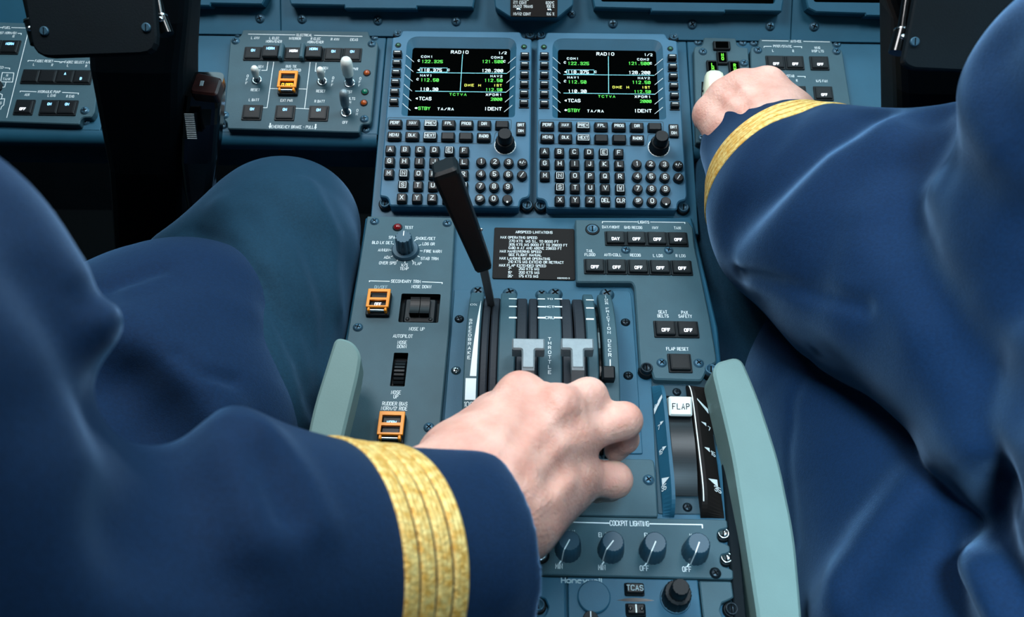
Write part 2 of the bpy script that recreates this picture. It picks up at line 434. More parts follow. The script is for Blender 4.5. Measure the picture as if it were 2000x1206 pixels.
def nets(F, lo, h):
    S = F < 0; n = np.array(F.shape)-1
    cnt = np.zeros(n, np.int8)
    C = [(i, j, k) for i in (0, 1) for j in (0, 1) for k in (0, 1)]
    for c in C: cnt += S[c[0]:c[0]+n[0], c[1]:c[1]+n[1], c[2]:c[2]+n[2]]
    act = np.argwhere((cnt > 0) & (cnt < 8)); M = len(act)
    idx = np.full(n, -1, np.int64); idx[tuple(act.T)] = np.arange(M)
    acc = np.zeros((M, 3)); num = np.zeros(M)
    for a in range(8):
        for b in range(a+1, 8):
            d = np.array(C[b])-np.array(C[a])
            if np.abs(d).sum() != 1: continue
            fa = F[tuple((act+C[a]).T)].astype(float); fb = F[tuple((act+C[b]).T)].astype(float)
            x = (fa < 0) != (fb < 0); t = np.zeros(M); t[x] = fa[x]/(fa[x]-fb[x])
            acc[x] += (np.array(C[a])+np.multiply.outer(t, d))[x]; num[x] += 1
    V = lo+h*(act+acc/num[:, None]); Q = []
    for axx in range(3):
        o1, o2 = [(1, 2), (2, 0), (0, 1)][axx]
        s0 = [slice(None)]*3; s1 = [slice(None)]*3; s0[axx] = slice(0, -1); s1[axx] = slice(1, None)
        A = S[tuple(s0)]; B = S[tuple(s1)]; e = np.argwhere(A != B)
        e = e[(e[:, o1] > 0) & (e[:, o2] > 0) & (e[:, o1] < F.shape[o1]-1) & (e[:, o2] < F.shape[o2]-1)]
        ins = A[tuple(e.T)]
        def g(da, db):
            q = e.copy(); q[:, o1] -= da; q[:, o2] -= db; return idx[tuple(q.T)]
        q = np.stack([g(1, 1), g(0, 1), g(0, 0), g(1, 0)], 1)
        q[~ins] = q[~ins][:, ::-1]; Q.append(q)
    Q = np.concatenate(Q); Q = Q[(Q >= 0).all(1)]
    for _ in range(2):   # even out the grid
        s = np.zeros_like(V); c = np.zeros(len(V))
        for k in range(4):
            a, b = Q[:, k], Q[:, (k+1) % 4]
            np.add.at(s, a, V[b]); np.add.at(c, a, 1)
        V = V*.5+.5*s/np.maximum(c, 1)[:, None]
    return V, Q
def solid_object(name, sol, h, m, parent=None):
    V, Q = sol.mesh(h)
    me = bpy.data.meshes.new(name); me.from_pydata(V.tolist(), [], Q.tolist()); me.update(); me.materials.append(m)
    me.polygons.foreach_set('use_smooth', [True]*len(Q))
    o = bpy.data.objects.new(name, me); COL.objects.link(o)
    if parent is not None: o.parent = parent
    return o, V, Q

# ------------------------------------------------------------------ panel helpers
class Panel:
    """a thing lying on a panel plane: an Empty at its centre, parts in (u, v, h) around it"""
    def __init__(s, F, crop, cx, cy, h, name, label, cat, group=None):
        s.F = F; s.c = crop; s.h = h; s.o = F.at(*crop(cx, cy), h)
        s.root = empty(name, F.mat(s.o[0], s.o[1], 0), label, cat, group)
    def p(s, x, y, h=None, crop=None):
        return s.F.at(*(crop or s.c)(x, y), s.h if h is None else h)-s.o
    def pts(s, L, h=None, crop=None): return [s.p(x, y, h, crop) for x, y in L]
    def row(s, L, h=None):
        """points of one row: same v, even pitch kept as measured"""
        q = s.pts(L, h); v = sum(a[1] for a in q)/len(q); return [np.array([a[0], v]) for a in q]
def screw(P, x, y, r=.0036, h=None, m=None, crop=None, name='screw', tall=.45):
    h = P.h if h is None else h; c = P.p(x, y, h, crop); m = m or screwm
    b = MB(); n = 20
    b.lathe(c[0], c[1], [(r*1.18, h), (r*1.18, h+.0004), (r, h+.0005), (r*.98, h+r*tall*.6), (r*.72, h+r*tall), (r*.3, h+r*tall*1.12)], m, n)
    a0 = random.random()*1.5; z = h+r*tall*1.16
    for a in (a0, a0+math.pi/2):
        dx, dy = math.cos(a)*r*.55, math.sin(a)*r*.55
        b.stroke([(c[0]-dx, c[1]-dy), (c[0]+dx, c[1]+dy)], r*.26, z, inkblack)
    return b.build(name, P.root, (c[0], c[1], h))
def fastener(P, x, y, r=.0052, h=None, m=None, crop=None, tall=.004):
    h = P.h if h is None else h; c = P.p(x, y, h, crop); b = MB(); m = m or screwm
    b.lathe(c[0], c[1], [(r*1.3, h), (r*1.3, h+tall*.5), (r*1.12, h+tall*.62)], black, 24)
    b.lathe(c[0], c[1], [(r, h), (r, h+tall), (r*.9, h+tall*1.12), (r*.74, h+tall*1.12), (r*.7, h+tall*.9), (.0001, h+tall*.9)], m, 24, cap=False)
    a = 1.4+random.random()*.3; dx, dy = math.cos(a)*r*.66, math.sin(a)*r*.66
    b.stroke([(c[0]-dx, c[1]-dy), (c[0]+dx, c[1]+dy)], r*.24, h+tall*.93, inkblack)
    return b.build('quarter_turn_fastener', P.root, (c[0], c[1], h))
def button(P, c, w, hgt, z, txt=None, tm=None, ty=-.22, cap=.0022, size=.0026, rise=0.0, text2=None, tx=0.0):
    """square lit push button: dark surround, raised cap, legend that shines through"""
    b = MB()
    b.rbox(c[0], c[1], w, hgt, z-.001, z+.0011, black, r=.0008, bev=.0003)
    b.rbox(c[0], c[1], w*.86, hgt*.84, z+.001, z+cap+rise, keyblack, r=.0012, bev=.0007)
    b.rbox(c[0], c[1], w*.72, hgt*.70, z+cap+rise-.0002, z+cap+rise+.0002, keyblack, r=.001, bev=.0002)
    if txt: b.text(txt, c[0]+tx*w, c[1]+ty*hgt, size, z+cap+rise+.0004, tm, wid=.55, wt=.19)
    return b.build('push_button', P.root, (c[0], c[1], z))
def legend(b, P, s, x, y, size=.0027, m=None, h=None, **k):
    h = P.h if h is None else h; c = P.p(x, y, h); b.text(s, c[0], c[1], size, h+.00012, m or white, **k)
def line(b, P, L, w=.0006, m=None, h=None):
    h = P.h if h is None else h; b.stroke(P.pts(L, h), w, h+.0001, m or white)
def lamp(P, x, y, r, m, h=None, crop=None):
    h = P.h if h is None else h; c = P.p(x, y, h, crop); b = MB()
    b.lathe(c[0], c[1], [(r*1.25, h), (r*1.25, h+.0006), (r*1.05, h+.0009)], black, 22)
    b.ball((c[0], c[1], h+.0006), r, m, 20, 10, .75)
    return b.build('indicator_lamp', P.root, (c[0], c[1], h))
def guarded(P, c, w, hgt, z, txt, tm, upper):
    """push button under an orange hinged guard"""
    root_b = MB(); root_b.rbox(c[0], c[1]-hgt*.02, w*1.04, hgt*1.03, z-.001, z+.0035, black, r=.0012)
    for k, yy in ((1, .22), (0, -.17)):
        root_b.rbox(c[0], c[1]+hgt*yy, w*.7, hgt*.28, z+.003, z+.0058, keyblack, r=.0006)
    yy = c[1]+hgt*(.14 if upper else -.14)
    root_b.text(txt, c[0], yy, .0029, z+.0062, tm, wid=.45, wt=.18)
    if tm is lit_amber: root_b.stroke([(c[0]-w*.27, yy-.0026), (c[0]+w*.27, yy-.0026)], .0011, z+.0062, tm)
    o = root_b.build('guarded_button', P.root, (c[0], c[1], z))
    g = MB(); y0 = c[1]-hgt*.33; y1 = c[1]+hgt*.5
    win = [rrect(c[0], c[1]+hgt*.225, w*.74, hgt*.27, .0005), rrect(c[0], c[1]-hgt*.135, w*.74, hgt*.25, .0005)]
    g.prism(rpoly([(c[0]-w/2, y0), (c[0]+w/2, y0), (c[0]+w/2, y1), (c[0]-w/2, y1)], .0008), z+.0066, z+.0086, orange, bev=.0004, holes=win)
    for sx in (-1, 1): g.rbox(c[0]+sx*w*.37, c[1]-hgt*.39, w*.11, hgt*.16, z+.003, z+.0080, orange, r=.0008)
    go = g.build('orange_guard', P.root, (c[0], c[1], z), label='orange hinged guard frame')
    hb = MB(); hb.tube([(c[0]-w*.30, c[1]-hgt*.41, z+.006), (c[0]+w*.30, c[1]-hgt*.41, z+.006)], .0011, chrome, 12)
    ho = hb.build('hinge_pin', go); ho.location = (-c[0], -c[1], -z)
def toggle(P, base, tip, htip, r, m, mstem, name='toggle_switch', rb=.0052):
    c = P.p(*base, P.h); t = P.p(*tip, htip); h = P.h; b = MB()
    b.lathe(c[0], c[1], [(rb, h), (rb, h+.0012), (rb*.9, h+.0016), (rb*.66, h+.0016), (rb*.6, h+.001)], chrome, 24, cap=False)
    b.lathe(c[0], c[1], [(rb*.62, h+.0008), (.0002, h+.0012)], blackgloss, 20, cap=False)
    A = np.array([c[0], c[1], h]); B = np.array([t[0], t[1], htip])
    Lr = lambda f: A+(B-A)*f
    b.tube([Lr(0), Lr(.62)], [r*.62, r*.72], mstem, 16)
    o = b.build(name, P.root, (c[0], c[1], h))
    k = MB(); fr = [.36, .4, .7, .86, .95, .995, 1.0]; rr = [.86, .92, 1.0, .97, .78, .4, .05]
    k.tube([Lr(f) for f in fr], [r*x for x in rr], m, 20)
    q = k.build('toggle_tip', o); q.location = (-c[0], -c[1], -h)

HB = -0.013           # surface of the sub panel behind the keypads
# ------------------------------------------------------------------ setting
def structure(name, vs, fs, m):
    b = MB(); b.add(vs, fs, m); o = b.build(name); o['kind'] = 'structure'; return o
structure('floor', [(-1.4, -1.0, 0), (1.4, -1.0, 0), (1.4, 1.9, 0), (-1.4, 1.9, 0)], [(0, 1, 2, 3)], floor_m)
structure('wall_front', [(-1.4, 1.45, 0), (1.4, 1.45, 0), (1.4, 1.45, 1.0), (-1.4, 1.45, 1.0)], [(0, 1, 2, 3)], wall_m)

# ------------------------------------------------------------------ main instrument panel: slanted lower skin, roll edge, upper strip
vtop = FA.at(1043, 76, HB)[1]; vbot_l = FA.at(*c2(800, 1045), HB)[1]
FD = Frame(FA.pt(0, vtop, HB+.003), 36.0)
ip = empty('instrument_panel', FA.mat(0, 0, 0), 'blue-grey metal instrument panel skin running across behind all the switch panels and displays', 'instrument panel')
def skin(x0, x1, v0, v1, seam=0.0004, m=panelblue):
    b = MB(); b.prism([(x0+seam, v0), (x1-seam, v0), (x1-seam, v1), (x0+seam, v1)], HB-.012, HB, m, bev=.0007)
    return b
uL, uR = FA.at(745, 250, HB)[0], FA.at(1350, 250, HB)[0]
xl1 = FA.at(*c2(-40, 500), HB)[0]
skin(-.95, xl1-.06, vbot_l, vtop).build('lower_skin', ip)
skin(xl1-.06, uL-.003, vbot_l, vtop).build('lower_skin', ip)
skin(uL-.003, uR+.001, -.012, vtop).build('lower_skin', ip)
vbot_r = FA.at(1400, 286, HB)[1]
skin(uR+.001, .95, vbot_r, vtop).build('lower_skin', ip)
for x0, x1, vb in ((-.95, uL-.004, vbot_l), (uR+.001, .95, vbot_r)):
    b = MB()
    ring = []
    for a in np.linspace(0, math.pi*.95, 9): ring.append((vb-.011*math.sin(a), HB-.011+.011*math.cos(a)))
    ring += [(vb-.002, HB-.06)]
    n = len(ring); vs = [(x0, v, z) for v, z in ring]+[(x1, v, z) for v, z in ring]
    b.add(vs, [(i, i+1, n+i+1, n+i) for i in range(n-1)], panelblue, True)
    b.build('roll_edge', ip)
# strip above (its own slope), with seams and screws
up = Panel(FD, full, 1043, 40, 0.0, 'upper_panel_strip', 'dark blue screwed strip of panel above the switch panels and below the displays', 'panel strip')
s0 = up.p(548, 30)[0]; s1 = up.p(1546, 40)[0]; vb = up.p(1043, 75)[1]; vt = vb+.16
for x0, x1 in ((-.95-up.o[0], s0), (s0, s1), (s1, 0.95-up.o[0])):
    b = MB(); b.prism([(x0+.0003, vb), (x1-.0003, vb), (x1-.0003, vt), (x0+.0003, vt)], -.01, 0, panelblue, bev=.0006); b.build('strip_sheet', up.root)
for x, y in ((508, 36), (590, 37), (738, 40), (891, 42), (1197, 46), (1352, 48), (1504, 51), (1590, 52)):
    screw(up, x, y, .0042, m=screwm)
# display units that hang into the top of the picture
def display(low, label, tabs, hz=.014):
    """low: lower outline from left to right in the photograph, on the strip plane"""
    P = Panel(FD, full, (low[0][0]+low[-1][0])/2, 5, 0, 'display_unit', label, 'cockpit display', 'flight displays above the strip')
    q = [P.p(x, y, hz) for x, y in low]; top = P.p(1000, 0, hz)[1]+.13
    out = [(q[0][0], top)]+[tuple(a) for a in q]+[(q[-1][0], top)]
    b = MB()
    xs0, xs1 = q[0][0]+.009, q[-1][0]-.009; ys = max(a[1] for a in q[1:-1])+tabs
    hole = rpoly([(xs0, ys), (xs1, ys), (xs1, top-.01), (xs0, top-.01)], .003)
    b.prism(out[::-1], 0.0005, hz, panelblue, bev=.0012, holes=[hole]); b.build('bezel', P.root)
    b = MB(); b.rbox((xs0+xs1)/2, (ys+top-.01)/2, xs1-xs0, top-.01-ys, .003, .009, screen, r=.003); b.build('screen', P.root)
display([(250, -10), (256, 4), (300, 9), (410, 12), (412, 7), (512, 9), (523, -10)], 'leftmost display unit, its lower bezel above the left yoke grip and electrical panel', .024)
display([(562, -10), (568, 9), (672, 11), (673, 17), (814, 18), (815, 13), (924, 15), (929, -10)], 'display unit with bezel tab above the left radio keypad', .024)
display([(1156, -10), (1161, 15), (1271, 18), (1272, 23), (1416, 25), (1417, 21), (1527, 23), (1532, -10)], 'display unit with bezel tab above the right radio keypad', .006)
display([(1572, -10), (1578, 16), (1594, 24), (1690, 27), (1691, 31), (1830, 34), (1832, 28), (1900, 30), (1906, -10)], 'rightmost display unit, its bezel partly behind the right yoke', .006)
ct = cropper(1000, 0, 2.667)
P = Panel(FD, ct, 110, 50, 0.0, 'engine_limits_unit', 'small centre unit with black engine limits placard between the two middle display units', 'instrument')
hz = .02; q = P.pts([(-95, -30), (-88, 40), (-12, 88), (240, 92), (318, 28), (320, -30)], hz); top = q[0][1]+.06
b = MB(); b.prism(rpoly([(q[0][0], top)]+q+[(q[-1][0], top)], .002), .0005, hz, panelblue, bev=.001); b.build('bezel', P.root)
b = MB(); q = P.pts([(-8, -60), (-8, 86), (236, 89), (238, -60)], hz+.001); b.prism(rpoly(q, .001), hz-.001, hz+.001, placard, bev=.0003)
P.h = hz+.001
for t, x, y in (('ITT CONT', 8, 14), ('N1/N2 TRANS', 8, 33), ('N1/N2 CONT', 8, 72), ('ITT TRANS', 8, -5)): legend(b, P, t, x, y, .0024, align='l', wt=.17)
for t, x, y in (('820^C', 219, 15), ('106 %', 219, 33), ('105 %', 219, 73)): legend(b, P, t, x, y, .0024, align='r', wt=.17)
b.build('limits_placard', P.root)
for x, y in ((33, 52), (194, 55)): screw(P, x, y, .0019, m=chrome)
screw(P, 312, 73, .0035, h=0.0)

# ------------------------------------------------------------------ electrical panel
HF = -.005
P = Panel(FA, c2, 950, 640, HF, 'electrical_panel', 'grey ELECTRICAL switch panel with toggles and orange bus tie guard, left of both keypads', 'switch panel')
b = MB()
out = [(500, 232), (1485, 246), (1500, 300), (1520, 318), (1545, 318), (1562, 345), (1506, 950), (1490, 975), (1440, 975), (1422, 990), (1412, 1040), (378, 1010), (376, 965), (350, 940), (400, 308), (415, 296), (470, 292), (486, 272)]
b.prism(rpoly(P.pts(out), .0018), HB, HF, panel, bev=.0009)
line(b, P, [(543, 268), (910, 275)]); line(b, P, [(1060, 278), (1437, 286)]); legend(b, P, 'ELECTRICAL', 983, 276, wid=.43)
for t, x, y in (('L AVN', 597, 298), ('L ELEC', 747, 300), ('NORM/EMER', 744, 326), ('INTERIOR', 910, 303), ('R ELEC', 1072, 305), ('NORM/EMER', 1070, 331), ('R AVN', 1223, 309), ('EICAS', 1373, 312),
    ('L BATT', 587, 785), ('EXT PWR', 843, 790), ('R BATT', 1103, 796), ('RESET', 598, 706), ('RESET', 1112, 716), ('L GEN', 628, 524), ('ON', 622, 552), ('BUS TIE', 880, 522), ('OPEN/CLOSED', 877, 551),
    ('R GEN', 1135, 535), ('ON', 1132, 562), ('EMER PWR', 1350, 542), ('TEST', 1330, 722), ('VOLTS', 1346, 775), ('EM', 1335, 803), ('OFF', 1303, 962), ('EMERGENCY BRAKE - PULL', 890, 997)):
    legend(b, P, t, x, y, .0028 if y != 997 else .0031, wid=.45)
for x, y, s in ((533, 625, 'OFF'), (1205, 640, 'OFF'), (1418, 645, 'OFF'), (1395, 882, 'ON')):
    for i, ch in enumerate(s): legend(b, P, ch, x-(i-1)*(4 if x > 600 else 5), y+(i-(len(s)-1)/2)*28, .0027)
for L in ([(697, 487), (688, 553), (648, 553)], [(742, 487), (690, 846), (655, 846)], [(715, 695), (775, 697)], [(940, 698), (1000, 700)], [(1028, 490), (985, 850)], [(915, 851), (1020, 856)], [(1075, 495), (1068, 560), (1088, 560)]): line(b, P, L)
for x, y in ((713, 990), (1070, 998)):
    c = P.p(x, y); b.poly([(c[0], c[1]-.003), (c[0]+.0014, c[1]), (c[0]-.0014, c[1])], HF+.00012, white); b.stroke([(c[0], c[1]-.001), (c[0], c[1]+.003)], .0012, HF+.00012, white)
b.build('faceplate', P.root)
for x, y in ((443, 322), (1512, 345), (1453, 935), (358, 905)): screw(P, x, y)
for x, y in ((462, 268), (1535, 293), (1467, 1018), (350, 985)): screw(P, x, y, h=HB, name='panel_screw')
R = P.row([(583, 422), (727, 424), (900, 430), (1063, 432), (1212, 434), (1360, 436)]); bw = R[5][0]-R[4][0]
for c, t, rs in zip(R, ('ON', 'NORM', 'NORM', 'NORM', 'ON', 'ON'), (0, .0035, 0, .0035, 0, 0)):
    button(P, c, bw*.985, bw*.86, HF, t, lit_white if t == 'NORM' and c is R[2] else lit_blue, ty=.16, rise=rs)
for x in (810, 975):
    c = P.p(x, 428); b = MB(); b.rbox(c[0], c[1], .0045, .018, HF, HF+.0075, panel, r=.001, bev=.0012); b.build('switch_barrier', P.root)
for c, t in zip(P.row([(575, 885), (832, 890), (1095, 897)]), ('ON', 'ON', 'ON')): button(P, c, .0195, .0175, HF, t, lit_blue, ty=.16)
c = P.p(864, 672); guarded(P, c, .0188, .0235, HF, 'CLOSED', lit_amber, False)
HT = HF+.026
toggle(P, (610, 632), (588, 528), HT, .0037, whitecap, knobblue); toggle(P, (1122, 642), (1104, 538), HT, .0037, whitecap, knobblue)
toggle(P, (1338, 655), (1306, 458), HF+.034, .0058, whitecap, knobblue, rb=.0056); toggle(P, (1310, 886), (1290, 712), HF+.032, .0046, steel, knobblue, rb=.0056)
lamp(P, 1474, 575, .003, amberlamp); lamp(P, 1458, 723, .003, greenlamp); lamp(P, 1450, 810, .003, amberlamp)

# ------------------------------------------------------------------ fuel, engine computer and hydraulic panel at the far left
P = Panel(FA, c1, 300, 450, HF, 'fuel_hydraulic_panel', 'grey FUEL, FADEC and HYDRAULIC PUMP panel at the left edge behind the left yoke', 'switch panel')
b = MB()
out = [(-330, 118), (620, 150), (555, 660), (535, 690), (490, 690), (472, 705), (466, 733), (-330, 705)]
b.prism(rpoly(P.pts(out), .0018), HB, HF, panel, bev=.0009)
line(b, P, [(-60, 160), (18, 163)]); line(b, P, [(68, 163), (172, 166), (40, 693)]); legend(b, P, 'FUEL', 41, 163)
legend(b, P, 'BOOST NORM/ON', 97, 195, align='r', wid=.44); line(b, P, [(106, 197), (126, 197), (125, 205)]); legend(b, P, 'R', 80, 215)
legend(b, P, 'CROSSFEED', 20, 398, align='r'); line(b, P, [(29, 400), (57, 402), (57, 409)])
line(b, P, [(14, 428), (82, 430), (74, 484), (4, 482), (14, 428)]); legend(b, P, 'R', 43, 445, .0026); legend(b, P, 'TANK', 40, 466, .0026, wid=.55)
line(b, P, [(36, 484), (28, 513), (4, 516)]); line(b, P, [(-10, 585), (28, 582), (22, 620), (10, 628), (4, 645)]); line(b, P, [(0, 552), (14, 558), (10, 582)]); legend(b, P, 'R ENG', -18, 607, .0026)
for t, x, y in (('FADEC RESET', 260, 360), ('L', 200, 380), ('R', 308, 383), ('FADEC SELECT A/B', 458, 367), ('L', 400, 386), ('R', 508, 389), ('HYDRAULIC PUMP', 290, 541), ('AUX', 160, 558), ('L ENG', 305, 563), ('R ENG', 414, 568)): legend(b, P, t, x, y, wid=.44)
for L in ([(165, 363), (166, 357), (201, 358)], [(319, 362), (355, 364), (354, 371)], [(362, 371), (363, 364), (381, 365)], [(119, 543), (120, 537), (214, 541)], [(368, 545), (463, 549), (461, 557)]): line(b, P, L)
b.build('faceplate', P.root)
for x, y in ((500, 652), ): screw(P, x, y, .0038)
screw(P, 505, 716, .0038, h=HB, name='panel_screw')
for c, t, ty, tx in zip(P.row([(185, 452), (286, 454), (388, 457), (489, 460)]), (None, None, 'A', 'B'), (0, 0, .16, -.17), (0, 0, 0, -.03)): button(P, c, .0187, .0172, HF, t, lit_blue, ty=ty, tx=tx)
for c, t, m, ty in zip(P.row([(146, 632), (295, 637), (398, 641)]), ('OFF', 'ON', 'ON'), (lit_white, lit_blue, lit_blue), (-.17, .17, .17)): button(P, c, .0192, .0178, HF, t, m, ty=ty)
for c in P.row([(62, 282), (-48, 279)]): button(P, c, .0192, .0172, HF, 'NORM', lit_blue, ty=.17)
c = P.p(-32, 515); b = MB(); b.lathe(c[0], c[1], [(.0085, HF), (.0085, HF+.001), (.0075, HF+.0015), (.007, HF+.014), (.0062, HF+.015)], black, 28, flute=10, fdepth=.0006); b.build('rotary_knob', P.root, (c[0], c[1], HF))

# ------------------------------------------------------------------ landing gear panel
P = Panel(FA, c5, 270, 420, HF, 'landing_gear_panel', 'narrow grey landing gear panel with green lights, right of the right radio keypad', 'switch panel')
b = MB()
out = [(150, 110), (358, 115), (368, 160), (385, 172), (440, 178), (458, 500), (470, 800), (100, 800), (84, 190), (92, 168), (132, 166), (143, 150)]
b.prism(rpoly(P.pts(out), .0018), HB, HF, panel, bev=.0009)
q = P.pts([(135, 402), (165, 402), (160, 700), (128, 700)]); b.prism(q, HF-.0005, HF+.0003, blackgloss, bev=.0001)
b.build('faceplate', P.root)
for x, y in ((143, 205), (413, 280), (140, 770)): screw(P, x, y)
for x, y in ((110, 142), (403, 146)): screw(P, x, y, h=HB, name='panel_screw')
def gearlight(x, y, w, h, t):
    c = P.p(x, y); b = MB(); b.rbox(c[0], c[1], w, h, HF-.001, HF+.003, black, r=.0012, bev=.0008); b.rbox(c[0], c[1], w*.74, h*.74, HF+.0025, HF+.0034, screen, r=.0006, bev=.0002)
    for i, ch in enumerate(t or ''): b.text(ch, c[0], c[1]+(.5-i)*.0044, .0033, HF+.0036, lit_green, wid=.55, wt=.2)
    b.build('indicator_light', P.root, (c[0], c[1], HF))
gearlight(264, 172, .0172, .0104, None); gearlight(267, 252, .0105, .0158, 'NO'); gearlight(203, 316, .0112, .0172, 'LH'); gearlight(347, 320, .0112, .0172, 'RH')
kc = FA.pt(*(P.p(206, 480, HF+.030)+P.o), HF+.030)
b = MB(); kl = P.p(206, 480, HF+.030); KL = np.array([kl[0], kl[1], HF+.030])
b.lathe(0, 0, [(.004, -.0088), (.016, -.0088), (.0195, -.0072), (.0212, -.004), (.0216, 0), (.0212, .004), (.0195, .0072), (.016, .0088), (.004, .0088)], cream, 40, ax=(1, -.12, .1), org=KL)
lev = b.build('gear_knob', P.root, label='cream wheel-shaped gear lever knob held by the hand')
b = MB(); sl = P.p(148, 560, HF); b.tube([(sl[0]+.004, sl[1], HF-.01), tuple(KL)], .0045, leversteel, 12); o = b.build('gear_lever_arm', P.root)
b = MB(); b.ball(KL+np.array([-.0088, 0, .004]), .0016, blackgloss); o = b.build('knob_rivet', lev)

# ------------------------------------------------------------------ anti-ice panel
P = Panel(FA, c5, 780, 420, HF, 'anti_ice_panel', 'grey ANTI-ICE push button panel partly behind the right sleeve and gold braid', 'switch panel')
b = MB()
out = [(512, 118), (985, 130), (998, 172), (1012, 182), (1042, 183), (1056, 200), (1110, 540), (1150, 790), (470, 790), (455, 190), (462, 172), (495, 170), (506, 158)]
b.prism(rpoly(P.pts(out), .0018), HB, HF, panel, bev=.0009)
line(b, P, [(530, 132), (702, 135)]); line(b, P, [(802, 137), (972, 141)])
for t, x, y in (('ANTI-ICE', 752, 137), ('PITOT/STATIC', 664, 169), ('L', 602, 198), ('R', 734, 200), ('WING', 892, 179), ('INSP LTS', 895, 201), ('ENGINE/STAB', 682, 363), ('L', 622, 391), ('R', 758, 394), ('W/S FAN', 921, 397)): legend(b, P, t, x, y, wid=.44)
for L in ([(543, 177), (544, 170), (592, 170)], [(738, 172), (790, 172), (789, 180)], [(560, 367), (561, 360), (610, 361)], [(762, 366), (813, 367), (812, 375)]): line(b, P, L)
b.build('faceplate', P.root)
for x, y in ((503, 195), (1017, 203)): screw(P, x, y)
for x, y in ((475, 148), (1020, 155)): screw(P, x, y, h=HB, name='panel_screw')
for c in P.row([(617, 277), (742, 280), (905, 284)]): button(P, c, .0188, .0165, HF, 'OFF', lit_white, ty=-.17)
for c in P.row([(630, 475), (757, 478), (931, 482)]): button(P, c, .0188, .0165, HF, 'OFF', lit_white, ty=-.17)

